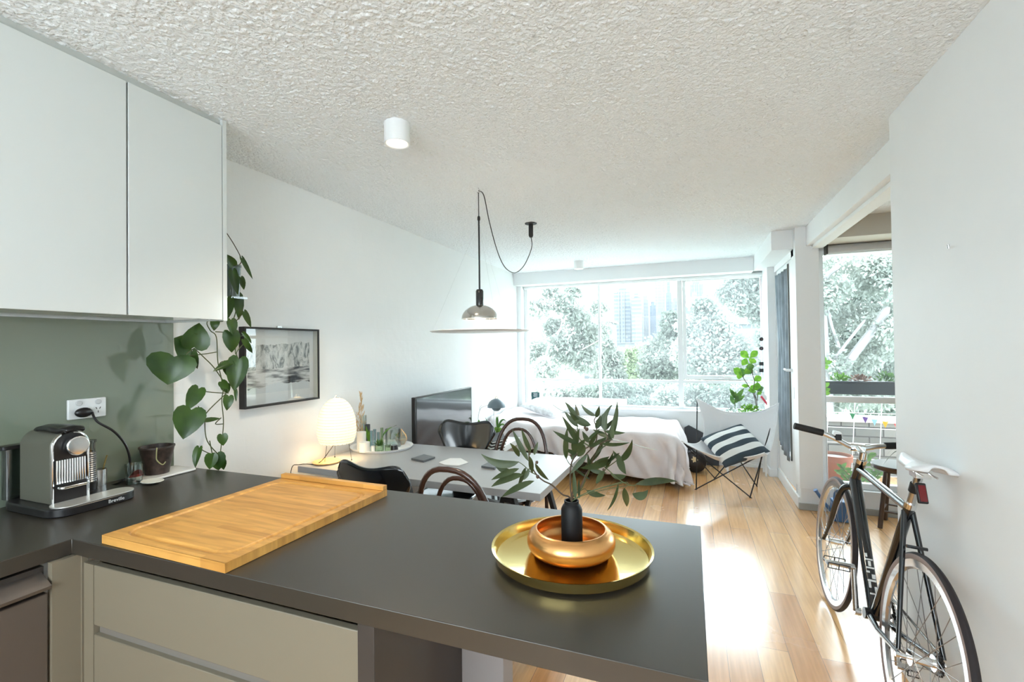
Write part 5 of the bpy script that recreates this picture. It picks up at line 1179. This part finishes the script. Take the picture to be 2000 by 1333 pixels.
# ================================================================ terrace
TRF = mat('artificial_turf', (.09, .16, .075), .95, noise=(60, .4), bump=(200, 1, .01))
st('terrace_slab', mat('pale_concrete', (.5, .5, .48), .8), (.95, 4.2, 4.75, 6.3, -.35, -.02))
tag(MB().box(1.0, 4.1, 4.76, 5.98, -.019, -.004).build('artificial_turf', TRF), 'sheet of green artificial turf on the terrace', 'turf')
BRK = mat('grey_brick', (.22, .22, .21), .85); t = BRK.node_tree; b = t.nodes['Principled BSDF']; g = t.nodes.new('ShaderNodeNewGeometry'); sx = t.nodes.new('ShaderNodeSeparateXYZ'); cx = t.nodes.new('ShaderNodeCombineXYZ')
t.links.new(g.outputs['Position'], sx.inputs[0]); t.links.new(sx.outputs['X'], cx.inputs[0]); t.links.new(sx.outputs['Z'], cx.inputs[1])
bk2 = t.nodes.new('ShaderNodeTexBrick'); bk2.inputs['Scale'].default_value = 1; bk2.inputs['Brick Width'].default_value = .25; bk2.inputs['Row Height'].default_value = .10; bk2.inputs['Mortar Size'].default_value = .007
bk2.inputs['Color1'].default_value = (.25, .25, .24, 1); bk2.inputs['Color2'].default_value = (.15, .155, .15, 1); bk2.inputs['Mortar'].default_value = (.07, .07, .07, 1)
t.links.new(cx.outputs[0], bk2.inputs['Vector']); t.links.new(bk2.outputs['Color'], b.inputs['Base Color'])
tw = struct(thing('wall_terrace', '', '')); del tw['label'], tw['category']; tw.location = (2.4, 6.1, 0)
MB().box(.95, 4.1, 6.0, 6.2, -.02, .55).build('bricks', BRK, tw)
MB().box(.93, 4.1, 5.98, 6.22, .55, .60).build('capping', mat('white_capping', (.75, .76, .75), .7), tw, bevel=.004)
pb = thing('window_planter', 'long black planter box of small plants outside the terrace window', 'planter', (1.9, 5.0, 1.0))
MB().box(1.10, 2.7, 4.92, 5.06, .945, 1.045).box(1.09, 2.71, 4.91, 5.07, 1.045, 1.06).build('box', mat('planter_black', (.028, .033, .042), .4), pb, bevel=.003)
MB().box(1.11, 2.69, 4.93, 5.05, 1.02, 1.05).build('soil', SOIL, pb)
MB().box(1.10, 1.13, 4.95, 5.03, -.003, .945).box(2.65, 2.68, 4.95, 5.03, -.003, .945).build('support', mat('rail_white', (.75, .75, .75), .5), pb)
for k, (xx, sz, cl, lab) in enumerate(((1.24, .07, LIMEL, 'small lime green plant at the left end of the black planter box'), (1.40, .06, mat('rose_leaf', (.30, .16, .12), .6), 'reddish succulent second from the left in the black planter box'), (1.58, .09, DEEPL, 'bushy dark green plant in the middle of the black planter box'), (1.74, .10, leafmat('mist_leaf', (.28, .38, .26), (.4, .5, .36), .6, .3), 'pale misty plant at the visible right end of the black planter box'))):
    bush('planter_plant', lab, (xx, 4.99, 1.05), .08, .05, sz, 110, .030, cl, seed=30+k)
sg = thing('climbing_sprig', 'bright green sprig reaching up beside the column outside the terrace window', 'plant', (1.12, 4.80, .0)); m_ = MB()
MB().tube(smooth([(1.06, 4.80, -.02), (1.075, 4.80, .5), (1.09, 4.80, .80), (1.075, 4.80, 1.02), (1.085, 4.80, 1.2)], 5), .004, 6).build('stem', STEMG, sg)
for (x0, y0, x1, y1) in ((1607, 715, 1612, 697), (1606, 712, 1626, 706), (1606, 722, 1618, 714), (1606, 758, 1620, 748), (1606, 765, 1622, 760), (1606, 770, 1622, 768)):
    lance_leaf(m_, at(x0, y0, 'Y', 4.8), at(x1, y1, 'Y', 4.8), .040, (0, -1, .5), peak=.55)
m_.build('leaves', LIMEL, sg)
tpot = thing('terracotta_pot', 'terracotta pot on the terrace beside the column', 'pot', (1.36, 5.7, 0))
MB().lathe([(0, -.003), (.105, -.003), (.135, .21), (.150, .212), (.152, .27), (.138, .27), (.13, .2), (0, .2)], (1.345, 5.62, 0), 40).build('pot', TERRA, tpot)
MB().lathe([(0, .24), (.135, .24), (0, .25)], (1.345, 5.62, 0), 28).build('soil', mat('grey_gravel', (.3, .3, .3), .9, noise=(120, .5)), tpot)
tr2 = thing('wire_trellis', 'white square wire trellis in front of the grey brick wall', 'trellis', (1.9, 5.9, 0)); m_ = MB()
for k in range(12): m_.tube([(1.06+k*.235+.09, 5.96, .80), (1.06+k*.235, 5.80, 0)], .0035, 6)
for k in range(6): m_.tube([(1.0, 5.81+.026*k, .04+k*.155), (3.7, 5.81+.026*k, .04+k*.155)], .0035, 6)
m_.build('wires', METW, tr2)
bu = thing('bunting', 'string of small coloured flags across the terrace', 'bunting', (1.8, 5.4, .8))
bl = [at(1635, 795, 'Y', 5.4), at(1665, 808, 'Y', 5.4), at(1690, 815, 'Y', 5.4), at(1708, 820, 'Y', 5.4), at(1729, 824, 'Y', 5.4), at(1752, 828, 'Y', 5.4)]
MB().tube(smooth([(1.02, 5.4, .92)]+bl+[(2.4, 5.4, .66), (3.5, 5.4, .95)], 4), .0015, 5).build('cord', METW, bu)
for p, cc in zip(bl[1:], [(.03, .25, .10), (.14, .06, .30), (.35, .65, .80), (.85, .50, .02), (.7, .1, .1)]):
    MB().prism([(-.025, 0), (.025, 0), (0, -.06)], p.y-.001, p.y+.001, Matrix(((1, 0, 0, p.x), (0, 0, 1, 0), (0, 1, 0, p.z), (0, 0, 0, 1)))).build('flag', mat('flag', cc, .8), bu)

# ================================================================ outside
def foliage(cs, n, leaf, seed, m, name, parent, asp=.22):
    """cs: list of (centre, rx, ry, rz) clumps; leaf blades scattered through them"""
    r1 = np.random.RandomState(seed); V = []; w = np.array([q[1]*q[2]*q[3] for q in cs])**.66; w = w/w.sum()
    idx = r1.choice(len(cs), n, p=w); d = r1.normal(size=(n, 3)); d /= np.linalg.norm(d, axis=1)[:, None]; rr_ = r1.rand(n)**.33*(.75+.5*r1.rand(n))
    C = np.array([[*q[0]] for q in cs])[idx]; S3 = np.array([q[1:4] for q in cs])[idx]
    P = C+d*S3*rr_[:, None]; a = r1.normal(size=(n, 3)); a[:, 2] -= .7; a /= np.linalg.norm(a, axis=1)[:, None]
    b_ = np.cross(a, r1.normal(size=(n, 3))); b_ /= np.linalg.norm(b_, axis=1)[:, None]; L = leaf*(.6+.8*r1.rand(n))[:, None]
    v = np.stack([P, P+a*L*.5+b_*L*asp, P+a*L, P+a*L*.5-b_*L*asp], 1).reshape(-1, 3)
    o_ = np.array(parent.location) if parent else 0
    me = bpy.data.meshes.new(name); me.from_pydata((v-o_).tolist(), [], np.arange(4*n).reshape(-1, 4).tolist()); me.materials.append(m)
    ob = bpy.data.objects.new(name, me); COL.objects.link(ob); ob.parent = parent; return ob
GUM = leafmat('gum_foliage', (.195, .22, .195), (.32, .345, .31), .6, .45, .8)
GUM2 = leafmat('dark_foliage', (.11, .135, .115), (.20, .23, .20), .6, .4, .5)
GUM3 = leafmat('yellow_foliage', (.20, .26, .15), (.30, .35, .22), .6, .4, .5)
BARK = mat('pale_bark', (.42, .38, .36), .8, noise=(3, .2)); BARKD = mat('grey_bark', (.22, .20, .19), .85, noise=(3, .2))
GZ = -5.0
st('ground', mat('verge', (.22, .27, .18), .95, noise=(.3, .3)), (-150, 150, 6.5, 700, GZ-.3, GZ))
st('road', mat('asphalt', (.40, .40, .41), .9), (-60, 60, 17.0, 22.0, GZ, GZ+.02))
st('facade_below', WHITE, (-3, .95, 6.16, 6.25, GZ, -.3), (.95, 4.2, 6.2, 6.3, GZ, -.35))
st('parapet', mat('parapet_white', (.72, .73, .72), .7), (-3.6, -.95, 7.2, 7.5, -.5, at(1100, 778, 'Y', 7.4).z), (.0-1.0, -.95, 6.25, 7.5, -.5, .38))
def blobs(pix, Yd, rpx, jit=.8, seed=0):
    r1 = random.Random(seed); out = []
    for (x, y, r) in pix:
        yy = Yd+r1.uniform(-jit, jit); c = at(x, y, 'Y', yy); rr_ = r/FPX*yy/.93; out.append((c, rr_, rr_, rr_*.85))
    return out
def tree(name, lab, pix, Yd, n, leaf, m, trunk, seed, bark=BARK, group='trees outside the windows', asp=.22, jit=.8, back=0):
    b_ = blobs(pix, Yd+back, 1, jit, seed); c0 = trunk[0][0][0]; base = Vector(at(trunk[0][0][0], trunk[0][0][1], 'Y', Yd)); 
    t_ = thing(name, lab, 'tree', (base.x, Yd, GZ), group)
    foliage(b_, n, leaf, seed, m, 'foliage', t_, asp)
    for q in trunk:
        pts = [at(x, y, 'Y', Yd) for x, y, r in q]; rs_ = [r/FPX*Yd for x, y, r in q]
        if q is trunk[0]: pts = [Vector((pts[0].x, Yd, GZ))]+pts; rs_ = [rs_[0]*1.3]+rs_
        sm = smooth(pts, 4); rr_ = [rs_[min(int(i/4), len(rs_)-1)] for i in range(len(sm))]
        MB().tube(sm, rr_, 8).build('trunk' if q is trunk[0] else 'branch', bark, t_)
    return t_
tree('gum_tree', 'open grey green gum tree with diagonal branches filling the left pane of the wide window', [(1050, 600, 26), (1045, 690, 40), (1080, 640, 24), (1100, 590, 24), (1105, 680, 36), (1130, 620, 28), (1150, 655, 26), (1140, 700, 30), (1170, 600, 18), (1065, 720, 26), (1120, 570, 18), (1075, 565, 20), (1180, 640, 18)], 13, 12000, .13, GUM,
     [[(1055, 800, 5), (1068, 690, 2.6), (1110, 625, 1.5), (1150, 590, 1)], [(1060, 720, 2), (1095, 640, 1.5), (1110, 570, 1)], [(1062, 745, 2), (1110, 700, 1.3), (1170, 665, .8)], [(1036, 650, 2), (1060, 595, 1.5), (1080, 560, 1)]], 1)
tree('dense_tree', 'dark dense tree left of the main mullion in the wide window', [(1300, 690, 40), (1320, 640, 26), (1285, 720, 34), (1335, 700, 40), (1310, 620, 16)], 26, 12000, .20, GUM2, [[(1300, 760, 6), (1305, 700, 3)]], 2, BARKD, asp=.3)
tree('round_tree', 'broad round grey green tree behind the hinged window pane', [(1360, 690, 38), (1390, 640, 34), (1420, 680, 40), (1375, 600, 22), (1350, 640, 24), (1450, 710, 34), (1400, 720, 36)], 22, 16000, .17, GUM, [[(1400, 780, 6), (1400, 700, 3)]], 3, BARKD, asp=.3)
tree('tall_gum_tree', 'tall gum tree hanging into the top right corner of the wide window', [(1425, 570, 24), (1455, 590, 28), (1480, 560, 26), (1490, 620, 22), (1440, 545, 20), (1470, 530, 24), (1500, 660, 22)], 14, 6500, .13, GUM, [[(1530, 800, 7), (1520, 640, 4), (1480, 580, 2)]], 4)
tree('small_tree', 'yellow green small tree in the middle of the wide window', [(1240, 715, 22), (1225, 695, 16), (1255, 690, 18), (1262, 720, 16), (1215, 725, 18)], 30, 7000, .20, GUM3, [[(1240, 770, 3), (1240, 710, 2)]], 5, BARKD, asp=.3)
tree('bushy_tree', 'grey green bushy tree just right of the first mullion', [(1190, 700, 26), (1180, 725, 26), (1200, 735, 22), (1185, 670, 14)], 24, 7000, .17, GUM, [[(1190, 780, 4), (1190, 710, 2)]], 6, BARKD, asp=.3)
for k, (xs, lab) in enumerate((((1045, 1150), 'grey green hedge seen through the lower left pane'), ((1150, 1260), 'grey green hedge seen under the skyline'), ((1260, 1370), 'dark hedge seen through the lower middle pane'), ((1370, 1500), 'dark hedge seen through the lower right pane'))):
    r1 = random.Random(50+k); pix = [(xs[0]+12+(xs[1]-xs[0]-24)*i/7, 772+r1.uniform(-12, 14), 22) for i in range(8)]+[(xs[0]+14+(xs[1]-xs[0]-28)*i/5, 800, 30) for i in range(6)]
    h1 = thing('hedge', lab, 'hedge', (at(sum(xs)/2, 780, 'Y', 17).x, 17, GZ), 'hedges below the windows')
    foliage(blobs(pix, 17, 1, .8, k), 11000, .13, 60+k, GUM if k % 2 == 0 else GUM2, 'foliage', h1, .28)
    MB().tube([(h1.location.x, 17, GZ), (h1.location.x, 17, -1.9)], .12, 8).build('stem', BARKD, h1)
r1 = random.Random(9)
pix = [(1600+r1.uniform(-20, 190), r1.uniform(500, 790), r1.uniform(18, 30)) for k in range(60)]
tree('white_gum_tree', 'large gum tree with white trunks filling the terrace window', [p for p in pix if not (p[0] > 1700 and 560 < p[1] < 600)], 11.5, 34000, .10, GUM,
     [[(1618, 840, 9), (1612, 700, 7), (1606, 600, 6), (1612, 545, 4), (1640, 520, 2.5)], [(1632, 745, 7), (1670, 690, 6.5), (1705, 645, 6), (1735, 600, 3)], [(1614, 600, 3), (1625, 640, 2.5), (1640, 680, 1.5)], [(1625, 710, 3), (1650, 675, 2.4), (1690, 625, 1.5)]], 7, mat('white_bark', (.17, .165, .165), .8, noise=(3, .08)), jit=1.4, back=1.1)
tree('back_gum_tree', 'darker gum tree behind the white gum tree beyond the terrace', [(1600+r1.uniform(0, 170), r1.uniform(520, 790), 32) for k in range(26)], 17, 14000, .16, GUM2, [[(1690, 840, 6), (1690, 640, 3)]], 8, BARKD, asp=.28)

# skyline
def facade(name, col, win, w=6, h=3.2):
    m = mat(name, col, .6); t = m.node_tree; b = t.nodes['Principled BSDF']; g = t.nodes.new('ShaderNodeNewGeometry'); s_x = t.nodes.new('ShaderNodeSeparateXYZ'); c_x = t.nodes.new('ShaderNodeCombineXYZ')
    a_ = t.nodes.new('ShaderNodeMath'); a_.operation = 'ADD'; t.links.new(g.outputs['Position'], s_x.inputs[0]); t.links.new(s_x.outputs['X'], a_.inputs[0]); t.links.new(s_x.outputs['Y'], a_.inputs[1]); t.links.new(a_.outputs[0], c_x.inputs[0]); t.links.new(s_x.outputs['Z'], c_x.inputs[1])
    k = t.nodes.new('ShaderNodeTexBrick'); k.offset = 0; k.inputs['Scale'].default_value = 1; k.inputs['Brick Width'].default_value = w; k.inputs['Row Height'].default_value = h; k.inputs['Mortar Size'].default_value = h*.22; k.inputs['Mortar Smooth'].default_value = 0
    k.inputs['Color1'].default_value = (*win, 1); k.inputs['Color2'].default_value = (*[min(1, c*1.25) for c in win], 1); k.inputs['Mortar'].default_value = (*col, 1)
    t.links.new(c_x.outputs[0], k.inputs['Vector']); t.links.new(k.outputs['Color'], b.inputs['Base Color']); return m
FA = [facade('facade_white', (.118, .125, .138), (.070, .080, .102), 12, 3.4), facade('facade_pale', (.125, .13, .14), (.090, .098, .118), 5, 3.4), facade('facade_blue', (.088, .102, .130), (.062, .076, .105), 4, 3.4), facade('facade_band', (.125, .128, .13), (.060, .068, .078), 40, 3.6)]
def tower(lab, x0, x1, yt, Yd, m, dep=18, cap=None):
    a, b_ = at(x0, yt, 'Y', Yd), at(x1, yt, 'Y', Yd); t_ = thing('skyscraper', lab, 'building', ((a.x+b_.x)/2, Yd, GZ), 'towers of the distant skyline')
    MB().box(a.x, b_.x, Yd, Yd+dep, GZ, a.z).build('shaft', m, t_)
    w = b_.x-a.x
    MB().box(a.x+w*.2, b_.x-w*.25, Yd+3, Yd+dep-3, a.z, a.z+(cap or 4)).build('plant_room', m, t_)
    if w > 12:
        for q in (.33, .66): MB().box(a.x+w*q-.5, a.x+w*q+.5, Yd-.6, Yd, GZ, a.z).build('fin', FA[1], t_)
    return t_
tower('broad white tower with banded balconies, leftmost in the skyline', 1198, 1230, 572, 430, FA[0])
tower('white banded tower just right of the broad one', 1233, 1253, 582, 410, FA[0])
tower('pale narrow tower beside the two banded towers', 1253, 1266, 586, 440, FA[1])
tower('blue glass tower half way across the skyline', 1268, 1281, 597, 470, FA[2])
tower('tall pale tower just left of the main mullion', 1279, 1298, 550, 560, FA[1])
tower('slim tower with a spire left of the main mullion', 1300, 1311, 572, 520, FA[2], cap=30)
tower('pale tower right against the main mullion', 1311, 1326, 590, 480, FA[1])
tower('low pale tower below the spire tower', 1282, 1300, 612, 400, FA[2])
tower('tallest grey blue tower right of the main mullion', 1347, 1374, 556, 500, FA[2], cap=10)
tower('pale stepped tower in front of the tallest grey blue tower', 1348, 1366, 580, 450, FA[1])
tower('pale ribbed tower above the round tree', 1378, 1412, 585, 460, FA[1])
tower('low grey tower beside the main mullion', 1332, 1348, 608, 420, FA[2])
def block(lab, x0, x1, yt, Yd, m, dep=12):
    a, b_ = at(x0, yt, 'Y', Yd), at(x1, yt, 'Y', Yd); t_ = thing('apartment_block', lab, 'building', ((a.x+b_.x)/2, Yd, GZ), 'low blocks between the trees')
    MB().box(a.x, b_.x, Yd, Yd+dep, GZ, a.z).build('walls', m, t_); MB().box(a.x-.4, b_.x+.4, Yd-.4, Yd+dep+.4, a.z, a.z+.4).build('roof', FA[1], t_)
block('banded apartment block behind the gum tree', 1140, 1186, 630, 90, FA[3])
block('white building between the trees under the tall gum tree', 1415, 1476, 635, 100, FA[3])
block('low white building with a flat roof between the small tree and the dark tree', 1262, 1284, 690, 70, FA[1])
block('long low white building below the skyline', 1175, 1300, 672, 200, FA[1])
